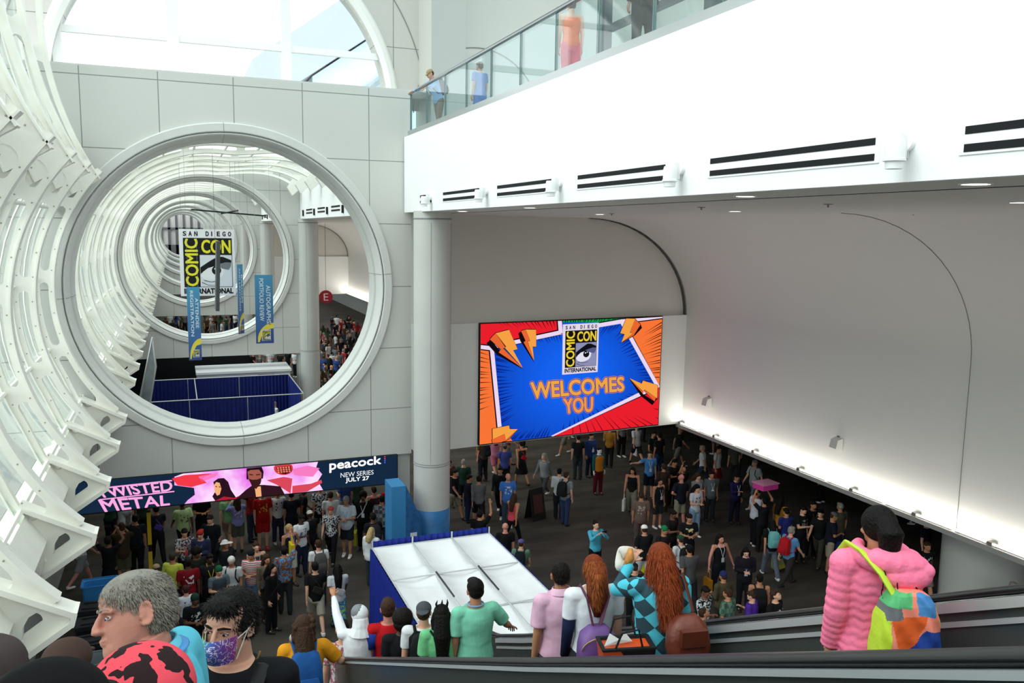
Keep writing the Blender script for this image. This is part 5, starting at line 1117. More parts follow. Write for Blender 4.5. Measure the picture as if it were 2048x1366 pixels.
# ---- visitors on the lobby floor: head-top position in the photo, height, facing, outfit
FLOOR = [
(365,996,1.78,200,'stride d short:bk loose:BEDA98|blot:5E7A4A pants:16171A 111111','person in lime green tee striding away under the banner'),
(402,984,1.72,10,'belly m short:bk tee:141416 pants:121214 111111','person in black with folded arms just under the banner, right of the lime tee'),
(421,1029,1.8,-30,'phone l short:br jacket:16171B pants:1A1B20 111111 lanyard:C9CCD2','man in black jacket with white lanyard, head bent, left of the green top'),
(373,1058,1.68,10,'phone l short:bk tee:3A3A44|camo:B8B4B4 pants:15161A 222222 lanyard:D04A4A','person in dark floral shirt with red lanyard, below the lime tee'),
(397,1057,1.72,-20,'belly l capback:A02A22 long:27304A pants:1E2436 111111 lanyard:6F86B8','person in navy top with a red cap, left of the man in black jacket'),
(337,1110,1.76,150,'bag m cap:3A3A38 loose:BFC94E pants:2A2A2C 333333','person in bright yellow-green tee and dark cap, above the gray-haired man'),
(321,1124,1.66,200,'stand l cap:tn tee:A8AAA6 pants:3C3E44 333333','older person in grey tee and cream cap, behind the gray-haired head'),
(377,1116,1.76,185,'bag d short:bk tee:7E1220|blot:D8D8DC shorts:14141A 222222','person in dark red jersey with white print, right of the yellow-green tee'),
(392,1096,1.7,20,'phone d afro:bk tee:23261F pants:1B1C1E 111111','person with short dark curls in olive black, behind the red jersey'),
(216,1072,1.7,170,'over d short:bk gown:101114 - 111111 phone:0A0A0C','person in long black dress holding a phone overhead, beside the blue bin'),
(243,1046,1.76,190,'shoot m short:br loose:3A2E22 shorts:4A4A38 222222 phone:0A0A0C','person in brown shirt and camo shorts raising a camera, behind the black dress'),
(270,1030,1.78,175,'stand m short:bk tee:1E2A2C pants:111215 111111 backpack:15171B','person with big black backpack, left of the yellow-striped post'),
(312,1008,1.72,190,'walk m short:bk tee:24262E pants:17181C 111111 sling:5A4AA8','person with a purple bag walking, right of the yellow-striped post top'),
(222,962,1.74,180,'stand r short:br tee:5A5C60 shorts:3A3C44 222222','bare-legged person whose legs show under the banner, left end'),
(247,968,1.72,185,'stride l short:br tee:C9CCCC shorts:B9BCC0 EEEEEE','person in pale shorts walking, legs just under the banner by the ribs'),
(283,978,1.75,170,'stand m short:bk tee:2A3A34 pants:1D1F22 222222','person in dark green under the banner, behind the black backpack'),
(158,1048,1.72,120,'walk r short:br tee:D6D8DA shorts:8C8E92 EEEEEE','person in white tee stepping out from behind the white ribs'),
(455,984,1.7,170,'walk l short:br tee:7FB27A shorts:B08C7A 333333','person in soft green tee and tan shorts, left of the lavender hoodie'),
(474,994,1.68,190,'shoot l long:br long:8E8EC8|blot:D8D8EE shorts:5A5C50 333333','person in lavender hoodie raising a phone at the banner'),
(503,962,1.76,175,'shoot m short:bk tee:17181E pants:3A362C 222222','person in black tee and olive trousers, left of the red basketball outfit'),
(532,976,1.84,5,'stand l short:br loose:A81418|blot:D9A23A shorts:B01A1E B01A1E','tall person in red basketball jersey and red shorts numbered nought'),
(556,982,1.72,10,'stand m short:bk tee:C6CACC|blot:222222 pants:2A2E44 AAAAAA','person in white printed tee, right of the red jersey'),
(575,980,1.72,180,'stand m short:bk tee:1A1C28 pants:15161C 111111','person in navy black seen from behind, right of the white printed tee'),
(601,972,1.76,100,'stride d short:bk tee:16161A leggings:131316 111111','person in tight black walking left to right under the banner end'),
(621,1018,1.7,200,'walk k cap:E8E8E4 long:131318 pants:121216 111111','person all in black with a white cap, seen from behind'),
(601,1028,1.76,30,'phone k short:bk tee:DDE0E4|blot:5A6A8A pants:232B44 222222','dark-skinned person in white tee reading a phone'),
(579,1048,1.72,30,'hip m tail:bl tank:14181C shorts:C9C6B8 222222 lanyard:5A7AD0','woman in black sleeveless top with blue lanyard, above the blue printed shirt'),
(568,1092,1.76,185,'raise m short:bk tee:4A92C8|camo:8A4A22 pants:2A2E32 222222 tote:C9B820','person in blue printed shirt reaching up, yellow bag at the side'),
(450,1080,1.68,20,'raise m sunhat:D2D0C8 long:22262A pants:1B1D20 222222','woman in wide cream sun hat holding up a phone'),
(511,1086,1.7,10,'stand l bun:br tank:3C3C40 shorts:2A2A2E 222222 lanyard:B8BCC4','woman in grey tank top with hair up, right of the sun hat'),
(466,1113,1.68,-20,'phone m beanie:E4E0DA tee:CFD2D2 pants:3A3E46 444444 backpack:22242A','woman in white polo and cream head wrap with a backpack'),
(440,1127,1.66,15,'belly l beanie:gn tee:5A6A74 pants:2E3238 222222 over:3A4650','person in green beanie and grey vest, beside the white polo'),
(502,1102,1.72,-25,'belly m capback:17181A tee:D8DADC|strip:B8444A pants:5A7AA8 333333','person in white baseball shirt and blue jeans'),
(541,1127,1.7,60,'stand l long:bk long:141416 pants:131418 222222 sling:2A2A2E','long-haired person all in black beside the blue jeans'),
(528,1106,1.72,20,'stand m curly:br long:6A5E50 pants:3A3630 222222','person in tan brown behind the long black hair'),
(417,1108,1.74,10,'stand k short:bk tee:1C1C1E pants:1A1A1C 222222 lanyard:D8C83A','person in black with a bright yellow scarf, left of the sun hat'),
(388,1186,1.72,15,'belly d beanie:1D3A2E tee:15181C|blot:D8DADC pants:1A1C20 222222','person in dark green beanie and black graphic tee, between the two big heads'),
(372,1172,1.5,200,'stand l short:br tee:D9DCE6|blot:5A5AA8 pants:3C3E54 333333','child-sized person in white and purple shirt behind the gray-haired head'),
(640,966,1.78,180,'walk m short:br tee:D5D8DA|camo:22242A shorts:101216 222222','person in white and black jersey seen from behind below the banner'),
(661,984,1.74,175,'stand r short:br tee:D8DADC shorts:2E3036 EEEEEE','person in plain white tee, right of the black and white jersey'),
(663,1008,1.7,-20,'walk l capback:B84A44 tee:D0D0D4|camo:26262E pants:14161C 222222 lanyard:E8E8E8','person in red and white headwear with black and white top, holding a flannel'),
(692,992,1.84,-25,'belly m short:gy loose:B9C6D0 shorts:1E222C EEEEEE lanyard:4A86D8','big grey-bearded man in light blue shirt with blue lanyard'),
(726,984,1.78,-15,'stand d afro:bk long:131614 pants:111311 222222 lanyard:E8E8EA sling:D8DADC tote:B8AE1E','person in black with white pouch and yellow tote bag'),
(752,972,1.74,190,'bag r short:br tank:3A2624 pants:221C1C 222222','bare-shouldered person under the right end of the banner'),
(764,992,1.74,170,'stand m short:bk loose:4A4C52|check:8A8C92 pants:22242A 222222','person in grey plaid shirt beside the blue directory sign'),
(773,970,1.72,180,'stand m short:bk tee:A8121A pants:1A1A1C 222222','person in plain red top partly behind the blue directory sign'),
(742,1056,1.64,140,'phone l long:bl jacket:E4E8EC pants:3A4048 333333','woman with blond bob in white jacket at the corner of the drape booth'),
(637,1081,1.74,185,'stand l short:br tee:DADCDE pants:2C2E32 333333 backpack:4A4A48','person in white tee with grey patterned backpack, seen from behind'),
(746,1026,1.76,185,'bag d short:bk tee:191A1D pants:131417 222222 backpack:26282C','dark-clothed person with bulky grey pack, above the blond bob'),
(634,1122,1.78,180,'walk l short:bk tee:16171A shorts:A8A294 EEEEEE sling:2A2A24','man in black tee and khaki shorts with a sling bag, seen from behind'),
(672,1125,1.72,178,'walk d verylong:bk tee:C8CCD2 leggings:2A62B8|camo:8AB83A 222222 sling:B8BCC4','woman with very long black hair and blue-green patterned leggings'),
(958,949,1.76,170,'walk m short:bk long:5E6064 shorts:15161A 222222','man in grey long shirt and black shorts by the white column'),
(960,1020,1.76,150,'raise m short:bk tee:101113 pants:15161A 222222','man in black with hand raised, just past the drape booth corner'),
(1011,1046,1.76,165,'stand r bald:x tee:121314 pants:1A1B1E 222222','bald man in black tee beside the drape booth'),
(1042,1076,1.68,150,'walk l cap:pu tee:5C7A66 pants:2A2E34 333333 backpack:161A1C','person in purple cap and green tee with black backpack'),
(1026,984,1.68,120,'stride m verylong:br tank:D04A58 leggings:131418 EEEEEE','woman in coral pink top and black leggings walking'),
(1016,946,1.8,-10,'stand r bald:x loose:3E74C4|blot:C8D4E8 pants:3C465A CCCCCC','bald man in bright blue printed tee'),
(1001,930,1.76,-30,'walk m short:bk jacket:15171C pants:16181E EEEEEE','man in black jacket walking behind the bright blue tee'),
(1010,888,1.78,175,'stand m cap:gr tee:3C4488 shorts:17181E EEEEEE','person in violet blue tee with grey cap, below the big screen'),
(1044,880,1.76,185,'walk m short:bk tank:22262A skirt:141418 222222 sling:B81828','person in black with a red waist bag, below the big screen'),
(1090,903,1.74,-60,'walk l long:gy long:6C7074 leggings:4A4C50 EEEEEE over:8A8E90','grey-haired person in grey layers and white shoes walking left'),
(1119,937,1.76,150,'bag l short:bk long:C4C8CC pants:1C2028 222222','dark-haired man in white long-sleeved shirt, left of the grey polo'),
(1132,944,1.8,120,'stand l short:br tee:7C8284 pants:2E3C5E 222222 backpack:1B1D20','man in grey tee and blue jeans with black backpack, standing'),
(903,920,1.7,10,'phone m short:br tee:5A3428 pants:26221E 222222','brown-haired person right at the edge of the white column'),
(922,918,1.74,160,'stand l short:gy tee:1F3A2E pants:1E2226 EEEEEE','person in dark green tee near the white column'),
(908,935,1.78,40,'walk m short:bk tee:1C1C24 shorts:8A8272 222222','person in dark tee and tan shorts striding by the white column'),
(936,950,1.6,100,'belly m short:bk tee:171A26 pants:18203A 222222','person in navy crouching over bags right of the column'),
(990,868,1.68,180,'stride r long:br tee:C87A96 shorts:B8647E EEEEEE','person in pink with bare legs stepping below the big screen'),
(965,862,1.74,190,'stand m short:bk tee:17181A pants:15161A 222222','person in black under the left edge of the big screen'),
(1157,870,1.78,170,'stand l short:bk tee:191B1D pants:2C3438 222222','man in black tee and grey trousers under the screen, left of the blue jacket'),
(1182,866,1.78,10,'stand m short:bk jacket:24386A pants:1B2436 222222 lanyard:E8E8EE','person in blue jacket with a white badge under the screen'),
(1198,894,1.78,5,'stand w short:bk long:1F5A62 pants:5A1420 3A1A1A over:C47A1E','costumed person with white face paint, mustard vest and teal sleeves'),
(1220,852,1.74,150,'bag m short:bk tee:9A6A22 pants:1A1A1C 222222','person in mustard tee bending under the screen edge'),
(1275,846,1.74,185,'walk l short:br loose:C6C8CA shorts:2A2A2C 222222 tote:C8CACC','person in pale shirt with a white bag below the screen corner'),
(1306,862,1.76,20,'stand m short:bk tee:1B2126 pants:8A8E90 222222','person in light grey trousers behind the raised-arm blue tee'),
(1300,902,1.78,-15,'point l short:br tee:4C8CCC shorts:171B2A 222222 lanyard:D8E4F4','person in sky blue tee pointing sideways'),
(1320,866,1.8,190,'stand m short:bk tee:15181E pants:24365E 222222','person in dark top and blue jeans, right of the sky blue tee'),
(1266,932,1.72,-40,'carry m verylong:bk tank:161719 wide:7A7668 222222 tote:D2D2D0','long-haired person in black top carrying a white bag'),
(1283,984,1.8,160,'stand m short:br loose:6A5650|blot:A89A92 pants:5A4C46 222222','person in brown grey printed tee, above the white cap'),
(1318,955,1.7,10,'stand m long:bk vest:15161A shorts:26282C EEEEEE lanyard:C8C8D0','person in black with long lanyard, right of the sky blue tee'),
(1363,948,1.82,180,'hip r bald:x loose:1A1D2A shorts:8E8A78 222222','ruddy bald man in navy polo seen from behind'),
(1392,968,1.72,10,'belly l long:bk tee:C4C6CC|blot:6A6E8A wide:7A98B4 EEEEEE','woman in white tee and wide light jeans'),
(1348,918,1.74,20,'phone m short:bk tee:1D1E22 pants:1A1B1E 222222','person in black looking down, behind the navy polo'),
(1328,928,1.7,170,'stand m short:br tee:3A2C24 pants:22201E 222222','person in brown behind the sky blue tee, farther back'),
(1366,930,1.76,10,'raise m short:bk tee:22201E pants:1A1A1C 222222','person in black with hands up behind the navy polo'),
(1351,1022,1.74,20,'phone d short:bk tee:1E1C1C pants:1A1A1C 222222','person in black with headphones, left of the white-panel tee'),
(1372,1024,1.76,-20,'belly m short:bk tee:141519|blot:E0D49A pants:17181C 222222','person in black tee with white panel print'),
(1294,1048,1.78,178,'carry r cap:F2F2F2 loose:15181A shorts:C4C6C8 EEEEEE tote:C8C41E','person in white cap and black polo carrying a yellow bag'),
(1324,1052,1.72,10,'phone m beanie:1A7A4A tee:201C1E pants:1A1A1C 222222','person in green hat and black top, right of the white cap'),
(1363,1071,1.74,185,'stand l cap:1E4A3A tee:D6D8DC pants:2A2C30 222222 backpack:1C1E20','person in green cap and white tee with backpack, behind the red hair'),
(1381,1087,1.8,170,'walk m short:bk loose:4E4E50 pants:1E1E20 222222','person in charcoal tee striding away, right of the red hair'),
(1441,1068,1.74,0,'arms r long:bk tank:14171A pants:1B1E28 222222 lanyard:D0D2D8 tote:B87A1E','woman in black tank top with a long white lanyard, arms out'),
(1403,944,1.72,10,'phone l long:br tee:8A8C8C pants:2A2C2E 222222 lanyard:D8D8DC','left one of two people in grey with white lanyards'),
(1415,943,1.74,-10,'stand m short:bk loose:5A6468 pants:26282A 222222 lanyard:E0E0E4','right one of two people in grey with white lanyards'),
(1473,947,1.72,5,'phone m short:bk long:241E4E pants:1B1A2E 222222 lanyard:EEEEF2','person in deep purple top with bright white badge'),
(1512,916,1.78,-80,'walk l short:gy loose:9A9E9E shorts:5A6A7A EEEEEE backpack:2E4034','man in grey shirt with green pack walking left, above the pink box'),
(1436,892,1.7,30,'stand m short:bk tee:B8B4B0 skirt:6A1A22 222222','person in pale top and dark red skirt far back'),
(1470,884,1.72,170,'stand l short:gy tee:5E5C58 pants:3A3A38 222222','person in grey far back, left of the green pack'),
(1530,990,1.72,175,'over m short:bk tee:1C1A20 pants:1A1A1C 222222','person in black holding a flat pink box overhead'),
(1520,982,1.8,90,'stand m cap:1A1B1E tee:C6CAD2 pants:14151A EEEEEE','man in white polo and dark cap standing side on'),
(1554,995,1.72,110,'phone m verylong:bk tee:B07A1E pants:15161A 222222','long-haired person in mustard shirt right of the white polo'),
(1577,1016,1.7,175,'phone m short:bk tee:222A6A pants:15161E 222222','person in royal blue shirt behind the red backpack'),
(1603,1012,1.74,10,'phone l short:bk tee:15171A|blot:8E9088 pants:15161A 222222','person in black graphic tee, right of the royal blue shirt'),
(1627,1002,1.78,-10,'stand m short:bk tee:17181A pants:15161A 222222 lanyard:7A7C72','person in black with grey lanyard, farther right'),
(1642,1014,1.76,-60,'walk l short:bk tee:141416 pants:3E3C34 222222','man in black tee walking left, behind the khaki shorts'),
(1664,1024,1.8,60,'belly m cap:gr loose:191A26 shorts:948A76 222222 tote:2A3076','bearded man in cap, dark tee and khaki shorts walking right'),
(1581,1050,1.74,100,'walk l short:gy tee:5E8EC0 pants:2E2C2C 222222 backpack:A81A22','person in blue tee with bright red backpack'),
(1546,1036,1.74,160,'walk m long:bk tee:121417 pants:5C6472 E8E8E0 backpack:6AB0B0','person in black with teal backpack pulling the green suitcase'),
(1682,1006,1.74,175,'stand m short:gy tee:4A4A3C pants:2A2A26 222222','person in olive grey beyond the khaki shorts'),
(1492,1093,1.72,-25,'belly l long:bk jacket:1A1720 pants:15161A 222222 lanyard:D8D4EE','woman in black jacket with pale lanyard, right of the arms-out woman'),
(1448,1143,1.72,185,'bag m beanie:nv jacket:4A4430 pants:2A2822 222222','person in blue knitted hat and olive jacket'),
(1409,1172,1.76,20,'phone d short:bk tee:14181A|camo:C8D0D4 pants:1A1A1C 222222','person in black and white football shirt'),
(1458,1178,1.72,200,'stand m short:br loose:5A7A68|check:3E5A4C pants:26282A 222222','person in green plaid shirt behind the escalator rail'),
(1520,1148,1.74,150,'bag m short:bk tank:131416 pants:15161A 222222 backpack:1A1A1C','person in black tank with tan shoulders'),
(1510,1184,1.66,210,'phone l short:br loose:4A2A90 pants:1E1E2A 222222','person in purple shirt behind the escalator rail'),
(1552,1180,1.78,20,'looku l short:br tee:111214|blot:B8BABC pants:15161A 222222','bearded man in black looking up, right of the purple shirt'),
(1412,1216,1.66,60,'looku m short:br tee:6A4A3A pants:22201E 222222','dark-haired man low behind the rail, glancing sideways'),
(1855,1036,1.76,20,'hip l cap:gr tee:15172A pants:22242A 222222','person in navy tee and grey cap in the dark lobby right of the dark hair'),
(1854,1078,1.72,-20,'walk m short:br tee:131516|blot:B8BABC shorts:7A726A EEEEEE','person in black emblem tee and grey shorts left of the round pillar'),
(2026,1164,1.6,10,'stand m short:gy tee:2A2A2C pants:222222 222222','person in grey behind the far rail at the right edge'),
(1270,1128,1.7,160,'phone l cap:15171A tee:17181A pants:1A1A1C 222222','person in black cap just left of the held food'),
(570,1256,1.66,30,'lean l beanie:E8E4E0 jacket:6E2A20 pants:2A2420 222222','person in white hat and rust jacket left of the orange shirt'),
(1192,1042,1.66,0,'shoot l bun:bk long:4AA8C4 pants:14161C 222222 phone:0A0A0C','woman in aqua top photographing, alone in the open floor'),
]
pos = [Vector((on_z(f[0], f[1], f[2]).x, on_z(f[0], f[1], f[2]).y)) for f in FLOOR]
for _ in range(30):
    for i in range(len(pos)):
        for j in range(i+1, len(pos)):
            d = pos[j]-pos[i]; L = d.length
            if L < .52:
                d = (d/L if L > .01 else Vector((0, 1))); mid = (pos[i]+pos[j])/2; v = mid.normalized(); d = (d+v*(.6 if d.dot(v) >= 0 else -.6)).normalized()
                pos[i] -= d*(.52-L)/2; pos[j] += d*(.52-L)/2
for p_, (px, py, H, rz, spec, lab) in zip(pos, FLOOR): person(p_.x, p_.y, 0, rz, spec, lab, None, H)
# thin crowd farther off, in groups that the photo does not tell apart
rg = random.Random(11)
PAL = [('black', '15161A'), ('black', '1A1B1E'), ('grey', '6A6C6E'), ('white', 'CED2D4'), ('red', '8E2026'), ('blue', '2E4A86'), ('brown', '4E3A2C'), ('green', '2F4A38')]
def crowd(spots, where, group, Hs=(1.62, 1.84)):
    for i, (x, y) in enumerate(spots):
        n, c = rg.choice(PAL); pose = rg.choice(['stand', 'walk', 'stride', 'phone', 'bag', 'belly', 'walk']); sk = rg.choice('lmmdr')
        hr = rg.choice(['short:bk', 'short:br', 'long:bk', 'cap:gr', 'short:gy', 'bald:x', 'long:br']); bt = rg.choice(['pants:1B1D22', 'pants:2A3448', 'shorts:6E6A60', 'pants:141518'])
        ex = rg.choice(['', ' backpack:1C1E22', '', ' lanyard:D8D8DC'])
        person(x, y, 0, rg.uniform(0, 360), '%s %s %s tee:%s %s %s%s' % (pose, sk, hr, c, bt, rg.choice(['222222', 'DDDDDD']), ex), 'distant person in %s top, %s' % (n, where), group, rg.uniform(*Hs))
def pxspots(lst, H=1.7): return [(on_z(a, b, H).x, on_z(a, b, H).y) for a, b in lst]
crowd(pxspots([(646, 648), (655, 654), (664, 632), (673, 630), (682, 641), (697, 631), (707, 641), (688, 650), (676, 662), (699, 664), (660, 672), (681, 676), (694, 676), (656, 688), (672, 692), (706, 655), (714, 662), (644, 697), (663, 702), (686, 700), (650, 722), (662, 728), (672, 716), (646, 740), (691, 690), (652, 672), (668, 646), (690, 640), (647, 710), (657, 706), (678, 704), (700, 676), (652, 752), (668, 738), (715, 646), (672, 664), (648, 662)]), 'crowd right of the far grey column', 'crowd seen right of the far column')
crowd(pxspots([(330, 634), (340, 628), (352, 630), (362, 634), (369, 628), (410, 626), (420, 630), (430, 624), (440, 628), (452, 632), (462, 626), (470, 628), (345, 640), (425, 640), (443, 642), (413, 636), (478, 634)], 1.7), 'crowd seen low through the second opening', 'crowd low through the second opening')
crowd(pxspots([(505, 702), (520, 704), (560, 700), (575, 698), (590, 702), (540, 700)]), 'behind the white booth', 'people behind the white booth')
crowd([(15.2, 31.5), (17.4, 30.4), (18.8, 28.2), (20.6, 26.6), (22.4, 25.2), (21.5, 29.4), (19.6, 32.4), (23.4, 22.6), (24.6, 20.4), (22.6, 19.8), (21.2, 22.6), (17.0, 34.0), (14.0, 33.2), (25.4, 24.5), (26.0, 28.0), (12.2, 30.6), (18.2, 25.6), (10.6, 29.0)], 'dim lobby beyond the strip lights', 'people in the dim lobby behind')
crowd(pxspots([(800, 905), (218, 985), (500, 975), (690, 955), (712, 950)]), 'mostly hidden by the banner', 'people mostly hidden by the banner')
P = on_z(550, 803, 1.75); person(P.x, P.y, 0, -70, 'phone l short:gy long:DCE0E4 pants:3A3E46 222222', 'grey-haired person in white inside the blue drape enclosure')
# pink flat box held overhead
P = on_z(1531, 972, 2.0); t = thing('gift_box', 'flat bright pink box held above the crowd', 'box', (P.x, P.y, 1.93), .1)
m = M(); m.box((-.3, -.22, 0), (.3, .22, .16)); obj('box_body', m, mat('D8409A', .5), t)
m = M(); m.box((-.33, -.25, .16), (.33, .25, .19)); obj('box_lid', m, mat('C88AA8', .5), t)
# ---- people on the balcony
def on_balcony(px, Y, rz, spec, lab, H=1.7, X=None):
    x = X if X else 6.45; person(x, Y, ZT, rz, spec, lab, None, H)
Pb = on_x(874, 128, 6.5); on_balcony(0, Pb.y, -75, 'lean l cap:tn long:8CB8E4 pants:7A6A58 333333 backpack:20242C', 'person in tan cap and light blue shirt leaning on the balcony rail', 1.68, 6.55)
Pb = on_x(915, 150, 6.9); on_balcony(0, Pb.y-.9, 200, 'stand m short:br tee:4A78B8 shorts:3E70B4 EEEEEE', 'person in blue shorts on the balcony behind the glass', 1.66, 7.2)
Pb = on_x(1012, 100, 6.9); on_balcony(0, 14.4, 170, 'stand l bun:gr tank:F4743E pants:E8506A 333333', 'person in bright orange top on the balcony behind the glass', 1.72, 6.9)
on_balcony(0, 11.3, 180, 'stand r short:bk jacket:1B1C20 pants:24262A 222222', 'person in dark jacket at the balcony rail, top of view', 1.74, 6.6)
m = M(); m.box((8.3, 12.0, ZT), (8.55, 12.25, 17)); m.box((8.3, 9.2, ZT), (8.55, 9.45, 17)); m.box((8.35, 9.2, 13.6), (8.5, 16, 13.72)); m.box((8.35, 9.2, 16.9), (8.55, 16, 17.05)); m.box((8.3, 15.9, ZT), (8.55, 16.1, 17)); struct('window_21', m, mat('4A4E52', .5))
# ================================================================ RIDERS AND NEAR PEOPLE
def kid(t, name, m, mt, pose, smooth=40, label=None):
    o = obj(name, m, mt, t, smooth) if isinstance(m, M) else obj(name, m, mt, t); o.location = (0, 0, -skel(pose)['drop'])
    if not isinstance(m, M): o.material_slots[0].link = 'OBJECT'; o.material_slots[0].material = mt
    if label: o['label'] = label
    return o
def fine_person(px, py, dep, dz, rz, spec, label, group=None, H=None, vox=None):
    """head top at photo point px, py, dep metres along the view axis; stands dz below the eye line of the sloping stairs."""
    P = Vector((0, 0, EYE))+ROT @ (_ray(px, py)/F_*dep); zt = zl(P.y, dz); h = H or (P.z-zt)
    return person(P.x, P.y, P.z-h if H else zt, rz, spec, label, group, h, True)
def strands(t, pose, kind, col, n=2600, L=.03, down=.5, wid=.0016, seed=1, curl=.0):
    """short locks laid over the hair shell, as one mesh of blades."""
    src = hairm(kind, pose, .006); r = random.Random(seed); vs = src.vertices; m = M(); c = skel(pose)['head']
    for i in range(n):
        v = vs[r.randrange(len(vs))]; p = v.co.copy(); nr = v.normal.copy()
        d = (V3(0, .5, -1)*down+nr*.35+V3(r.uniform(-1, 1), r.uniform(-1, 1), r.uniform(-.6, .6))*(.35+curl)).normalized(); s = d.cross(nr)
        if s.length < .1: continue
        s = s.normalized()*wid; l = L*r.uniform(.5, 1.2); q = p+d*l*.5+nr*.003; e = p+d*l+nr*r.uniform(-.002, .006)
        m.add([tuple(x) for x in (p-s-nr*.002, p+s-nr*.002, q+s, q-s, e)], [(0, 1, 2, 3), (3, 2, 4)])
    return kid(t, 'hair_lock', m, hair_mat(col), pose, smooth=True)
RD = 'riders on the escalator'
# ---- woman in the pink quilted jacket
def puffy(pose):
    J = skel(pose); T = J['T']; m = M(); n = 90; rs = []
    for i in range(n+1):
        z = .76+(1.44-.76)*i/n; w, d = (.0, .0)
        for q in range(len(TORSO)-1):
            a, b = TORSO[q], TORSO[q+1]
            if a[0] <= z <= b[0]: k = (z-a[0])/(b[0]-a[0]); w, d = a[1]+(b[1]-a[1])*k, a[2]+(b[2]-a[2])*k
        if z < .80: w, d = .16, .12
        inf = .033+.006*abs(math.sin(z*PI/.052)); w += inf+.02*max(0, 1.0-z); d += inf+.02*max(0, 1.0-z)
        rs.append([tuple(T((w*math.cos(a), d*math.sin(a), z+.008*math.sin(a*12)))) for a in [2*PI*k/40 for k in range(40)]])
    m.rings(rs)
    for s in (1, -1):
        m.ell(J['S', s], (.085, .08, .08)); m.tube([T((s*.09, .01, 1.385)), J['S', s]], [.09, .085], 14)
        for a, b, r0, r1 in ((J['S', s], J['E', s], .076, .066), (J['E', s], J['W', s]-J['d', s]*.02, .066, .05)):
            N = 30; m.tube([a.lerp(b, i/N) for i in range(N+1)], [r0+(r1-r0)*i/N+.0055*abs(math.sin(i/N*PI*5.5)) for i in range(N+1)], 20)
        m.ell(J['E', s], (.072,)*3)
    # hood lying on the back and shoulders
    m.tube([T((.0+.125*math.cos(a), .045+.115*math.sin(a), 1.475-.03*math.sin(a))) for a in [math.radians(-55+290*i/24) for i in range(25)]], [.03+.03*math.sin(PI*i/24) for i in range(25)], 14)
    m.ell(T((-.05, .16, 1.45)), (.19, .10, .085), Matrix.Rotation(-.18, 3, 'Y')); m.ell(T((-.08, .19, 1.39)), (.15, .085, .08)); m.ell(T((-.17, .19, 1.42)), (.07, .06, .05))
    return remesh(m, .0065, 1, 'quilted_jacket')
pk = fine_person(1762, 1018, 4.15, -1.25, 160, 'stand m tail:bk - leggings:16171C 222222', 'woman in bright pink quilted jacket with a colourful geometric backpack', RD)
kid(pk, 'quilted_jacket', puffy('stand'), mat('FF80A4', .6, noise=.05, nscale=4, bump=.25, bscale=22, spec=.2), 'stand')
m = M(); J = skel('stand'); T = J['T']; c = J['head']
m.tube([tuple(c+V3(0, .10, .06)), tuple(c+V3(0, .17, .02)), tuple(c+V3(0, .16, -.08)), tuple(c+V3(0, .15, -.16))], [.06, .07, .055, .03], 14); m.ell(c+V3(0, .03, .035), (.098, .112, .105))
for s, x in ((1, .04), (-1, -.05), (1, .0)): m.tube([c+V3(x, .13, -.1), T((x*1.6, .245, 1.42)), T((x*2.3, .27, 1.32)), T((x*1.2, .262, 1.24))], [.012, .009, .008, .003], 6)
kid(pk, 'hair_bundle', remesh(m, .01, 3, 'hair_bundle'), hair_mat('0C0908'), 'stand')
def sack(pose, w=.15, z0=.86, z1=1.34, y=.19, d=.10, x=0.):
    T = skel(pose)['T']
    def rr(k, z, yy, e=1.0): return [tuple(T((x+w*k*max(-1, min(1, 1.2*math.cos(a))), yy+d*e*max(-1, min(1, 1.2*math.sin(a))), z))) for a in [2*PI*q/24 for q in range(24)]]
    m = M(); h = z1-z0; m.rings([rr(.7, z0, y+.01, .6), rr(.97, z0+.03, y+.02), rr(1.05, z0+h*.3, y+.03, 1.05), rr(1, z0+h*.6, y+.02), rr(.85, z0+h*.85, y+.01, .85), rr(.5, z1, y, .4)]); return m
def patch(pose, pts, y, col, t, name='colour_panel', th=.008, x=0.):
    T = skel(pose)['T']; m = M(); n = len(pts); m.add([tuple(T((x+a, y-th-.02*((a)/.15)**2, b))) for a, b in pts]+[tuple(T((x+a, y+th-.05*((a)/.15)**2, b))) for a, b in pts], [tuple(range(n)), tuple(range(2*n-1, n-1, -1))]+[(i, n+i, n+(i+1) % n, (i+1) % n) for i in range(n)])
    return kid(t, name, m, mat(col, .6, noise=.08, nscale=8, bump=.3, bscale=12), 'stand')
def inside(p, poly):
    c = False; n = len(poly)
    for i in range(n):
        (x1, y1), (x2, y2) = poly[i], poly[(i+1) % n]
        if (y1 > p[1]) != (y2 > p[1]) and p[0] < (x2-x1)*(p[1]-y1)/(y2-y1)+x1: c = not c
    return c
T = skel('stand')['T']; m = Art(); BX = -.05; prof = [(.80, .6, .5), (.81, .95, .85), (.86, 1.04, 1), (.95, 1.06, 1.05), (1.1, 1.0, 1.02), (1.2, .93, .95), (1.28, .8, .82), (1.33, .6, .6), (1.345, .35, .4)]
rs = []; NZ = 150
for i in range(NZ+1):
    z = .80+.545*i/NZ
    for q in range(len(prof)-1):
        if prof[q][0] <= z <= prof[q+1][0]+1e-9: k = (z-prof[q][0])/(prof[q+1][0]-prof[q][0]); w_ = prof[q][1]+(prof[q+1][1]-prof[q][1])*k; d_ = prof[q][2]+(prof[q+1][2]-prof[q][2])*k; break
    rs.append([(BX+.165*w_*max(-1, min(1, 1.18*math.cos(a))), .275+.1*d_*max(-1, min(1, 1.18*math.sin(a)))+.006*math.sin(a*9+z*40), z) for a in [2*PI*j/180 for j in range(180)]])
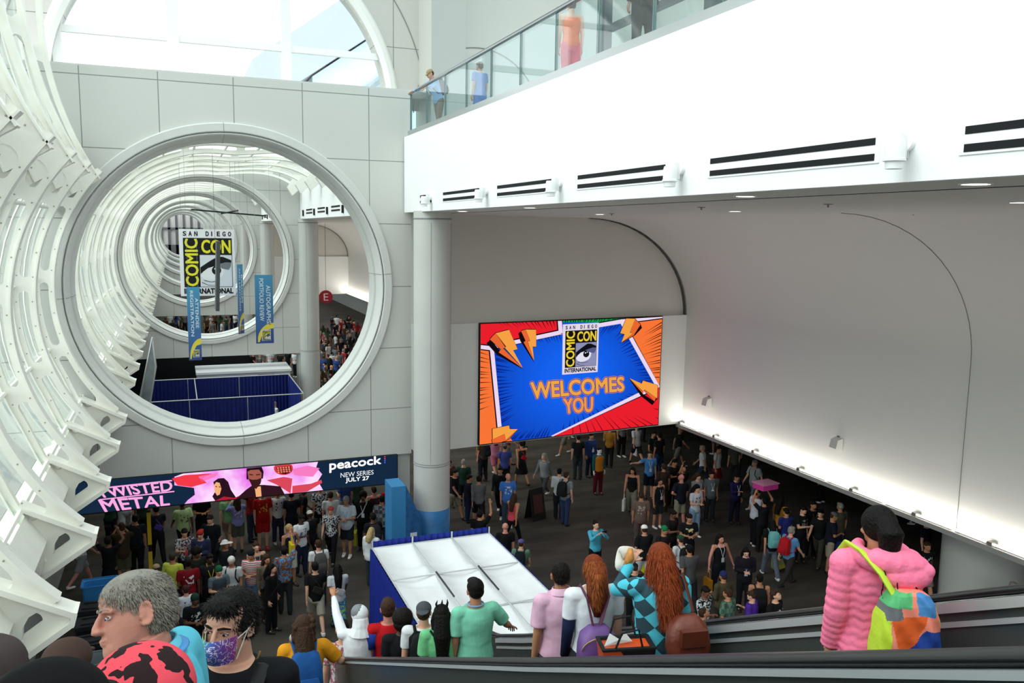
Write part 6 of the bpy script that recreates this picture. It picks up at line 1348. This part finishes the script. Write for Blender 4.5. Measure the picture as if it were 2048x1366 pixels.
reg = [([(-.01, 1.36), (.15, 1.36), (.19, 1.28), (.02, 1.27)], '56B070'), ([(-.14, 1.31), (-.02, 1.36), (-.02, 1.24), (-.12, 1.22)], '4A86C0'), ([(.07, 1.30), (.15, 1.28), (.14, 1.20), (.06, 1.22)], '6A6C70'), ([(-.24, 1.34), (-.12, 1.33), (-.17, 1.1), (-.2, 1.02), (-.26, 1.0)], 'C2DE3C'), ([(-.22, 1.12), (-.06, 1.16), (.02, 1.06), (-.02, .98), (-.19, .99)], '25469A'), ([(-.08, 1.24), (.12, 1.22), (.08, 1.02), (.03, .96), (0, 1.07)], 'E4602A'), ([(.06, .98), (.1, 1.06), (.12, .84), (.05, .84)], 'B8D8E0'), ([(-.02, .97), (.05, .98), (.04, .79), (-.05, .79)], 'E2552A'), ([(.12, 1.3), (.24, 1.3), (.24, .79), (.12, .79)], 'C2DE3C')]
m.rings([[tuple(T(p)) for p in r] for r in rs]); base = m.use(mat('F08A74', .65, noise=.06, nscale=6)).cur; m.k = [base]*len(m.f)
for i in range(NZ):
    for j in range(180):
        p, q = rs[i][j], rs[i+1][(j+1) % 180]; cx_, cz_ = (p[0]+q[0])/2-BX, (p[2]+q[2])/2
        for pl, c_ in reg:
            if inside((cx_, cz_), pl): m.k[i*180+j] = m.use(mat(c_, .6, noise=.06, nscale=8, bump=.3, bscale=12)).cur; break
kid(pk, 'backpack', m, mat('F08A74'), 'stand')
for o in pk.children:
    if o.name.startswith('backpack'):
        o.data.materials.clear(); [o.data.materials.append(x) for x in m.mats]; o.data.polygons.foreach_set('material_index', m.k)
m = M(); m.tube([T((.02, .28, 1.31)), T((.08, .24, 1.42)), T((.135, .12, 1.50)), T((.15, -.02, 1.50)), T((.15, -.16, 1.36))], .036, 10, flat=.4); kid(pk, 'shoulder_strap', m, mat('BFDD3F', .6), 'stand', label='lime green strap')
m = M(); m.tube([T((-.17, .2, .98)), T((-.21, .06, 1.0)), T((-.22, -.03, 1.12))], .018, 8); kid(pk, 'side_strap', m, mat('3A2A24', .6), 'stand')
m = M(); [m.tube([T((x, .39, 1.0)), T((x+.01, .40, .84))], .004, 5) for x in (.07, .09)]; kid(pk, 'drawstring', m, mat('7A2A2E', .6), 'stand')
# ---- red-haired woman in the teal diamond jacket
POSE['eat'] = ('face', 'down', (4, 3), (-3, 3), 2, 12, 8); POSE['tight'] = ('down', 'down', (3, 3), (-3, 3), 2, -8, 4); ARM['rside'] = ((.6, -.2, -.8), (.45, -.7, -.5)); POSE['restr'] = ('down', 'rside', (3, 3), (-3, 3), 2, 0, 6)
POSE['reach'] = ('point2', 'rail', (3, 3), (-3, 3), 10, 25, 2); ARM['point2'] = ((.3, -.75, .5), (.2, -.85, .55)); POSE['turned'] = ('down', 'down', (3, 3), (-3, 3), 3, 0, 12)
def diamonds():
    m = bpy.data.materials.new('diamonds'); m.use_nodes = True; N = m.node_tree.nodes; L = m.node_tree.links; b = N['Principled BSDF']; b.inputs['Roughness'].default_value = .85
    tc = N.new('ShaderNodeTexCoord'); mp = N.new('ShaderNodeMapping'); mp.inputs['Rotation'].default_value = (0, math.radians(45), 0); mp.inputs['Scale'].default_value = (1, 0.001, 1); c = N.new('ShaderNodeTexChecker'); c.inputs['Scale'].default_value = 9.5
    c.inputs['Color1'].default_value = (*lin('4CC3DA'), 1); c.inputs['Color2'].default_value = (*lin('234450'), 1); L.new(tc.outputs['Object'], mp.inputs[0]); L.new(mp.outputs[0], c.inputs['Vector']); L.new(c.outputs[0], b.inputs['Base Color']); return m
rh = fine_person(1322, 1090, 6.1, -1.25, 170, 'eat l verylong:rd - pants:2A3438 222222', 'woman with very long red hair in a teal and navy diamond-pattern jacket, eating', RD)
kid(rh, 'jacket', garment('jacket', 'eat', .010), diamonds(), 'eat'); strands(rh, 'eat', 'verylong', '8E3E1C', 5200, .09, 1.3, .0022, 3)
J = skel('eat'); T = J['T']
m = sack('eat', .15, .92, 1.26, .27, .09, -.12); kid(rh, 'leather_backpack', m, mat('6E3220', .4, noise=.15, nscale=7, bump=.3, bscale=14, spec=.5), 'eat', True, 'brown leather backpack')
m = M(); m.cbox(T((-.12, .40, 1.14)), (.2, .05, .12)); m.tube([T((-.20, .2, 1.25)), T((-.17, .06, 1.5)), T((-.14, -.1, 1.4))], .014, 6, flat=.5); kid(rh, 'bag_flap', m, mat('5C2A1A', .4, noise=.15, nscale=7), 'eat')
P = rh.location; Wl = J['W', 1]
t = thing('tote_bag', 'glossy orange and black shopping tote with a white lining, left of the diamond jacket', 'bag', (P.x-.34, P.y-.12, P.z+.62), math.radians(-14))
m = M(); m.rings([[(w*cx_, d*cy_, z) for cx_, cy_ in ((-1, -1), (1, -1), (1, 1), (-1, 1))] for z, w, d in ((0, .13, .06), (.05, .15, .075), (.3, .18, .09), (.38, .19, .10))]); obj('bag_body', m, mat('D2501E', .3, noise=.2, nscale=7, spec=.6), t)
m = M(); m.add([(.01, -.092, .02), (.152, -.08, .02), (.192, -.102, .381), (-.06, -.102, .381), (.06, -.09, .2)], [(0, 1, 2, 3, 4)]); obj('black_panel', m, mat('1B1616', .3, spec=.6), t)
m = M(); m.rings([[(w*cx_, d*cy_, z) for cx_, cy_ in ((-1, -1), (1, -1), (1, 1), (-1, 1))] for z, w, d in ((.385, .195, .105), (.40, .195, .105), (.40, .17, .08), (.36, .16, .07))], cap=False); obj('black_rim', m, m_dark, t)
m = M(); m.add([(-.17, -.05, .40), (-.12, .0, .47), (-.05, -.02, .43), (.0, .02, .46), (.05, .0, .40)], [(0, 1, 2, 3, 4)]); obj('white_lining', m, mat('DADCDC', .7), t)
for y in (-.09, .09): m = M(); m.tube([(-.1, y, .39), (-.06, y*1.2, .52), (.06, y*1.2, .54), (.1, y, .39)], .008, 6); obj('handle', m, m_dark, t)
Wp = rh.matrix_basis @ (Wl+J['d', 1]*.1-V3(0, 0, J['drop'])); t = thing('food_wrap', 'white paper wrap with a folded flatbread held up by the red-haired woman', 'food', tuple(Wp+Vector((-.10, 0, -.02))), .3)
m = M(); m.rings([[(r*math.cos(a)+.02*math.sin(3*a), -.02*math.sin(2*a), r*1.05*math.sin(a)-.02+z) for a in [2*PI*q/20 for q in range(20)]] for r, z in ((.005, 0), (.05, 0), (.1, .0))], cap=False); o = obj('paper', m, mat('F2EEE2', .7), t, True); sm = o.modifiers.new('s', 'SOLIDIFY'); sm.thickness = .006
m = M(); m.tube([(-.02, -.03, -.07), (.01, -.045, 0), (.03, -.035, .07)], [.02, .034, .016], 12); obj('flatbread', m, mat('C98A48', .6, noise=.2, nscale=30), t, True)
# ---- auburn-haired woman with the purple backpack
au = fine_person(1190, 1112, 6.6, -1.25, 172, 'tight l tail:rd tee:E6EBF0 pants:2A2E34 222222', 'woman with auburn hair and a purple leather backpack over a white tee', RD)
strands(au, 'tight', 'tail', '9A5228', 3200, .08, 1.3, .002, 5); J = skel('tight'); T = J['T']
m = M(); c = J['head']; m.tube([tuple(c+V3(0, .06, .04)), tuple(c+V3(0, .105, -.06)), tuple(c+V3(0, .115, -.18)), tuple(c+V3(.0, .12, -.34))], [.085, .09, .085, .05], 16); kid(au, 'hair_length', m, hair_mat('7C3C1E'), 'tight', True)
m = sack('tight', .15, .88, 1.22, .21, .10, .04); kid(au, 'purple_backpack', m, mat('6E4A8C', .4, noise=.1, nscale=6, spec=.5), 'tight', True, 'purple leather backpack')
m = M(); m.tube([T((.04+.155*math.cos(a), .31+.02*math.sin(a), 1.07+.1*math.sin(a))) for a in [PI*i/12 for i in range(13)]], .006, 6); m.tube([T((.04+.13*math.cos(a), .325, .95+.05*math.sin(a))) for a in [PI*i/12 for i in range(13)]], .005, 6); kid(au, 'zip', m, mat('C9A878', .3, metal=.8), 'tight')
m = M(); [m.tube([T((s*.03+.04, .2, 1.22)), T((s*.09+.01, .14, 1.42)), T((s*.11, .0, 1.475)), T((s*.12, -.1, 1.36))], .017, 8, flat=.5) for s in (1, -1)]; kid(au, 'shoulder_strap', m, mat('5A2A44', .5), 'tight')
m = M(); m.tube([J['S', 1].lerp(J['E', 1], .55), J['E', 1], J['W', 1]], [.055, .05, .036], 14); m.ell(J['E', 1], (.05,)*3); kid(au, 'arm_sleeve', m, cloth('1A2340'), 'tight', True, 'dark navy arm sleeve')
# ---- man in pink shirt
pm_ = fine_person(1124, 1126, 7.1, -1.25, 178, 'tight m crop:bk loose:E2B4CC pants:3A3C42 222222', 'man with short dark hair in a pale pink collared shirt', RD)
def collar(t, pose, col, r=.075):
    J = skel(pose); T = J['T']; m = M(); m.rings([[tuple(T((q*r*math.cos(a), .015+q*r*.95*math.sin(a), z+.012*math.sin(a)))) for a in [math.radians(-60+300*i/24) for i in range(25)]] for q, z in ((1.12, 1.435), (.95, 1.50), (1.05, 1.50), (1.3, 1.445))], closed=False)
    return kid(t, 'collar', m, cloth(col), pose, True)
collar(pm_, 'tight', 'E6BAD0'); strands(pm_, 'tight', 'crop', '1E1814', 1500, .018, .6, .0014, 6)
# ---- man in mint tee
mt = fine_person(952, 1160, 8.3, -1.22, 180, 'restr m short:bk loose:7FCDB0 pants:3A3E44 222222', 'tall man with black hair in a mint green tee, arm on the rail', RD)
J = skel('restr'); T = J['T']; m = M(); m.tube([T((.078*math.cos(a), .02+.075*math.sin(a), 1.475)) for a in [2*PI*i/20 for i in range(21)]], .009, 6, cap=False); kid(mt, 'lanyard', m, mat('7FA0C8', .6), 'restr')
# ---- woman in green tee with black ponytail
gw = fine_person(884, 1212, 8.3, -1.25, 176, 'tight l verylong:bk loose:6FBF86 pants:2A2C30 222222', 'woman in green tee with long black hair and a dark cross strap', RD)
J = skel('tight'); T = J['T']; m = M(); m.tube([T((.14, .06, 1.47)), T((.0, .16, 1.25)), T((-.17, .12, 1.0))], .012, 6); kid(gw, 'cross_strap', m, m_dark, 'tight')
m = M(); c = J['head']; [m.tube([c+V3(x, .03, .1), c+V3(x*1.3, .03, .15), c+V3(x*1.1, .05, .2)], [.018, .012, .003], 6) for x in (-.05, .0, .05)]; kid(gw, 'feather_clip', m, m_dark, 'tight')
# ---- others going down
fine_person(848, 1207, 8.8, -1.25, 165, 'tight l capback:4A4E54 tee:DDE0E4 pants:1E2024 222222 over:17181B backpack:17181B', 'person in grey backwards cap and black vest over white, left of the green tee', RD)
fine_person(806, 1224, 9.0, -1.25, 175, 'tight k afro:bk tee:18191C pants:18191C 222222', 'person with dark hair in black tee, right of the red jersey', RD)
rj = fine_person(777, 1200, 9.6, -1.25, 178, 'tight r short:br tee:C01A22 pants:2A2C34 222222', 'man in red jersey with blue sleeves', RD)
J = skel('tight'); m = M()
for s in (1, -1): m.tube([J['S', s].lerp(J['E', s], .1), J['S', s].lerp(J['E', s], .72)], [.073, .068], 14)
kid(rj, 'blue_sleeve', m, cloth('2A44A8'), 'tight', True)
hj = fine_person(716, 1220, 9.5, -1.22, 165, 'reach m hood:E6E9EE long:E4E8EE pants:C9CCD2 DDDDDD', 'person in white hooded top pointing left, elbow on the rail', RD)
J = skel('reach'); m = M(); m.ell(J['head']+V3(0, .02, .055), (.092, .098, .09)); kid(hj, 'grey_cap', m, cloth('7E8288'), 'reach', True)
fine_person(686, 1244, 9.9, -1.3, 175, 'tight l short:bk tee:D8D2D4|camo:B06A78 pants:26282C 222222', 'person in white tee with dark pink print, between orange shirt and white hood', RD)
og = fine_person(607, 1234, 8.8, -1.4, 178, 'restr l curly:br loose:D8921E pants:6A5A4A 333333 backpack:1E4E8A', 'woman with curly brown hair, orange tee and blue backpack, hand on the rail', RD)
# ---- gray-haired man, very near
POSE['near'] = ('down', 'down', (3, 3), (-3, 3), 6, 43, -6, -20); POSE['near2'] = ('down', 'down', (3, 3), (-3, 3), 3, -6, -5, 2)
def near_body(pose, skin):
    k = ('nb', pose)
    if k not in _P:
        J = skel(pose); m = M(); T = J['T']; torso(m, T, .80, 1.45)
        for s in (1, -1): m.tube([T((s*.10, .01, 1.385)), J['S', s]], [.062, .058], 12); m.tube([J['S', s], J['E', s]], [.052, .038], 12); m.tube([J['E', s], J['W', s]], [.038, .026], 12); m.tube([J['H', s], J['K', s]], [.09, .056], 14); m.tube([J['K', s], J['A', s]+V3(0, 0, -.04)], [.054, .04], 12)
        c, R = J['head'], J['hr']
        def e(p, r, q=None): m.ell(c+R @ Vector(p), r, R @ q if q else R, 22, 16)
        rx = lambda a: Matrix.Rotation(math.radians(a), 3, 'X')
        pr = [(-.118, -.062, -.03, .018), (-.112, -.083, -.01, .03), (-.10, -.092, .015, .040), (-.085, -.092, .035, .048), (-.068, -.088, .052, .055), (-.05, -.089, .07, .060), (-.03, -.088, .085, .065), (-.01, -.084, .095, .069), (.006, -.080, .102, .071), (.022, -.087, .106, .073), (.04, -.091, .108, .075), (.06, -.088, .107, .075), (.08, -.078, .099, .070), (.098, -.058, .082, .057), (.11, -.032, .058, .038), (.116, -.0, .03, .016)]
        rs = []
        for z, f, bk, w in pr:
            ym, d = (f+bk)/2, (bk-f)/2
            rs.append([tuple(c+R @ V3(w*math.cos(t)*(1-.10*max(0, -math.sin(t))), ym+d*math.copysign(abs(math.sin(t))**.9, math.sin(t)), z)) for t in [2*PI*q/36 for q in range(36)]])
        m.rings(rs)
        m.tube([c+R @ V3(0, -.082, .022), c+R @ V3(0, -.096, .0), c+R @ V3(0, -.104, -.018), c+R @ V3(0, -.107, -.028), c+R @ V3(0, -.095, -.036)], [.008, .0085, .011, .0135, .008], 12)
        [e((s*.0125, -.098, -.030), (.0095, .013, .0085)) for s in (1, -1)]; e((0, -.094, -.030), (.013, .018, .010))
        e((0, -.090, -.056), (.024, .0085, .0055)); e((0, -.088, -.066), (.021, .009, .006)); [m.tube([c+R @ V3(s*.014, -.086, .021), c+R @ V3(s*.034, -.083, .024), c+R @ V3(s*.052, -.066, .018)], [.006, .0075, .006], 8) for s in (1, -1)]
        for s in (1, -1):
            for q in range(13):                             # ear: rim, lobe, inner fold
                a = math.radians(-100+q*25); e((s*(.080+.004*math.cos(a)), .018+.017*math.cos(a)*.9, -.004+.031*math.sin(a)), (.006, .006, .006))
            e((s*.075, .016, -.006), (.007, .014, .026)); e((s*.076, .008, -.032), (.005, .008, .009)); e((s*.078, .012, -.002), (.006, .006, .014))
        m.tube([J['neck']+V3(0, .02, -.07), J['neck']+V3(0, .012, 0), c+R @ V3(0, .025, -.06)], [.072, .064, .064], 20)
        _P[k] = remesh(m, .0042, 5, 'body', .45)
    return _P[k]
def eyes_for(t, pose, iris='3A5A6A', white='E4DCD6'):
    J = skel(pose); c, R = J['head'], J['hr']; a, b, d = M(), M(), M()
    for s in (1, -1):
        a.ell(c+R @ V3(s*.031, -.0745, .004), (.013, .0095, .0065), R, 16, 10); b = M(); b.ell(c+R @ V3(s*.031, -.0825, .003), (.0058, .003, .0058), R, 12, 8); kid(t, 'iris', b, mat(iris, .15), pose, True)
        d.tube([c+R @ V3(s*.031+x*.016, -.0825+abs(x)*.006, .0095-abs(x)*.005) for x in (-1, -.5, 0, .5, 1)], .0026, 6)
    kid(t, 'eye_white', a, mat(white, .2), pose, True); kid(t, 'eyelid', d, mat('8A5A4A', .6), pose, True)
def replace_part(t, name, me):
    for o in t.children:
        if o.name.split('.')[0] == name: o.data = me; o.material_slots[0].link = 'OBJECT'; return o
def drop_part(t, name):
    for o in list(t.children):
        if o.name.split('.')[0] == name: bpy.data.objects.remove(o)
gm = fine_person(318, 1150, 2.38, -1.5, -118, 'near r recede:gy loose:62C4DC pants:4A4E56 333333', 'grey-haired man in profile with a turquoise collared shirt, lower left corner', None, 1.69)
b_ = replace_part(gm, 'body', near_body('near', 'r')); b_.material_slots[0].material = mat('C98A78', .45, noise=.1, nscale=14, bump=.08, bscale=90, spec=.35)
drop_part(gm, 'eyes'); eyes_for(gm, 'near'); strands(gm, 'near', 'recede', '958F84', 9000, .019, .9, .0008, 9); strands(gm, 'near', 'recede', '544E46', 3500, .017, .9, .0008, 10)
collar(gm, 'near', '6CCBE2', .088); J = skel('near'); T = J['T']; c, R = J['head'], J['hr']
m = M(); [m.tube([T((s*.075, .085, 1.475)), T((s*.10, -.02, 1.47)), T((s*.075, -.12, 1.36)), T((0, -.15, 1.12))], .014, 8, flat=.3) for s in (1, -1)]; m.tube([T((s*.0+.09*math.sin(a), .02+.1*math.cos(a), 1.485)) for a, s in [(math.radians(-70+140*i/10), 0) for i in range(11)]], .016, 8, flat=.35); kid(gm, 'lanyard', m, mat('4A90D0', .5), 'near', True, 'bright blue neck strap')
m = M(); [m.tube([c+R @ V3(s*.012, -.093, .024), c+R @ V3(s*.032, -.089, .029), c+R @ V3(s*.05, -.072, .023)], [.003, .004, .002], 6) for s in (1, -1)]; kid(gm, 'eyebrow', m, hair_mat('9A9084'), 'near', True)
# ---- young man with a printed face mask
mk = fine_person(466, 1176, 3.15, -1.5, -28, 'near2 l short:bk tee:15161A pants:1C1D22 222222', 'young man with dark wavy hair and a rainbow printed face mask', None, 1.76)
b_ = replace_part(mk, 'body', near_body('near2', 'l')); b_.material_slots[0].material = mat('D2A088', .5, noise=.06, nscale=14, spec=.35)
drop_part(mk, 'eyes'); eyes_for(mk, 'near2', '2A1C14'); strands(mk, 'near2', 'short', '100E0E', 6000, .026, .8, .0016, 12, .45)
J = skel('near2'); T = J['T']; c, R = J['head'], J['hr']
m = M(); [m.tube([c+R @ V3(s*.012, -.093, .025), c+R @ V3(s*.032, -.089, .030), c+R @ V3(s*.052, -.071, .023)], [.004, .005, .003], 6) for s in (1, -1)]; kid(mk, 'eyebrow', m, hair_mat('17130F'), 'near2', True)
m = M(); rs = []
for i in range(13):
    v = i/12; z = -.005-.10*v; row = []
    for j in range(25):
        a = math.radians(-78+156*j/24); w = .066-.012*v*v; d = .076+.062*math.sin(PI*min(1, v*1.02)*.85+.45)*math.exp(-(a/.62)**2)
        row.append(tuple(c+R @ V3(w*math.sin(a)*1.04, -.035-d*math.cos(a)*.95, z)))
    rs.append(row)
m.rings(rs, closed=False)
def rainbow():
    m = bpy.data.materials.new('rainbow'); m.use_nodes = True; N = m.node_tree.nodes; L = m.node_tree.links; b = N['Principled BSDF']; b.inputs['Roughness'].default_value = .8
    tc = N.new('ShaderNodeTexCoord'); s = N.new('ShaderNodeSeparateXYZ'); L.new(tc.outputs['Object'], s.inputs[0]); r = N.new('ShaderNodeMapRange'); r.inputs[1].default_value = -.06; r.inputs[2].default_value = .06; L.new(s.outputs[0], r.inputs[0])
    cr = N.new('ShaderNodeValToRGB'); E_ = cr.color_ramp.elements; E_[0].color = (*lin('8FB84A'), 1); E_[1].color = (*lin('9A3A86'), 1)
    for p, cc in ((.25, '3E8E8A'), (.5, '3E5AA8'), (.75, '6A3E98')): e = E_.new(p); e.color = (*lin(cc), 1)
    L.new(r.outputs[0], cr.inputs[0]); t = N.new('ShaderNodeTexNoise'); t.inputs['Scale'].default_value = 32; t.inputs['Distortion'].default_value = 1.5; L.new(tc.outputs['Object'], t.inputs['Vector'])
    g = N.new('ShaderNodeMath'); g.operation = 'COMPARE'; g.inputs[1].default_value = .5; g.inputs[2].default_value = .018; L.new(t.outputs['Fac'], g.inputs[0])
    x = N.new('ShaderNodeMix'); x.data_type = 'RGBA'; L.new(g.outputs[0], x.inputs[0]); L.new(cr.outputs[0], x.inputs[6]); x.inputs[7].default_value = (*lin('E8D8F0'), 1); L.new(x.outputs[2], b.inputs['Base Color']); return m
kid(mk, 'face_mask', m, rainbow(), 'near2', True, 'rainbow face mask with white line pattern')
m = M(); [m.tube([c+R @ V3(s*.065, -.05, z), c+R @ V3(s*.083, -.01, .0), c+R @ V3(s*.088, .03, .02 if z > -.05 else -.03)], .0022, 5) for s in (1, -1) for z in (-.02, -.095)]; kid(mk, 'ear_loop', m, mat('D8D4D0', .6), 'near2')
m = M(); [m.tube([T((s*.085, .06, 1.46)), T((s*.09, -.03, 1.43)), T((s*.05, -.12, 1.36)), T((0, -.14, 1.30))], .004, 6) for s in (1, -1)]; kid(mk, 'necklace', m, mat('B89A5A', .3, metal=.9), 'near2')
m = M(); m.tube([T((.12, .1, 1.40)), T((.125, -.02, 1.455)), T((.12, -.13, 1.36)), T((.12, -.15, 1.18))], .028, 8, flat=.3); kid(mk, 'pack_strap', m, mat('0E0F11', .5), 'near2')
# ---- three caps and a dark head at the bottom left
def near_cap(px, py, dep, rz, H, col, lab, spec, emblem=None, pat=None):
    t = fine_person(px, py, dep, -1.5, rz, spec, lab, None, H)
    for o in t.children:
        if o.name.split('.')[0] in ('cap',) and pat: o.material_slots[0].material = cloth(col, pat)
    if emblem:
        pose = spec.split()[0]; J = skel(pose); c, R = J['head'], J['hr']
        m = M()
        for k in (-1, 1): m.tube([c+R @ V3(k*.008+.011*math.cos(a)*(.8), .118+.002*math.sin(a), .055+k*.006+.014*math.sin(a)) for a in [math.radians(i*20*1.0+(0 if k > 0 else 180)) for i in range(14)]], .0034, 6)
        kid(t, 'emblem', m, mat('F2D23A', .5), pose, True)
    return t
near_cap(130, 1290, 3.1, 175, 1.72, '4A3A34', 'person in dark brown cap with a small yellow emblem', 'tight m cap:4A3832 tee:1A1B1E pants:1A1B1E 222222', True)
near_cap(284, 1318, 1.38, 185, 1.74, 'E8505E', 'person in red and black camouflage cap in the lower left foreground', 'tight m cap:E8505E|camo:2A1C1E tee:1A1B1E pants:1A1B1E 222222', None, 'camo:2A1C1E')
near_cap(76, 1362, 1.1, 175, 1.72, '0C0C0E', 'black-capped person nearest the camera, bottom left corner', 'tight m cap:0C0C0E tee:101114 pants:101114 222222')
near_cap(-22, 1278, 2.0, -60, 1.74, '4A3E3C', 'person with a dark cap cut off by the left edge', 'tight d cap:4A4040 tee:2E3236 pants:1A1B1E 222222')
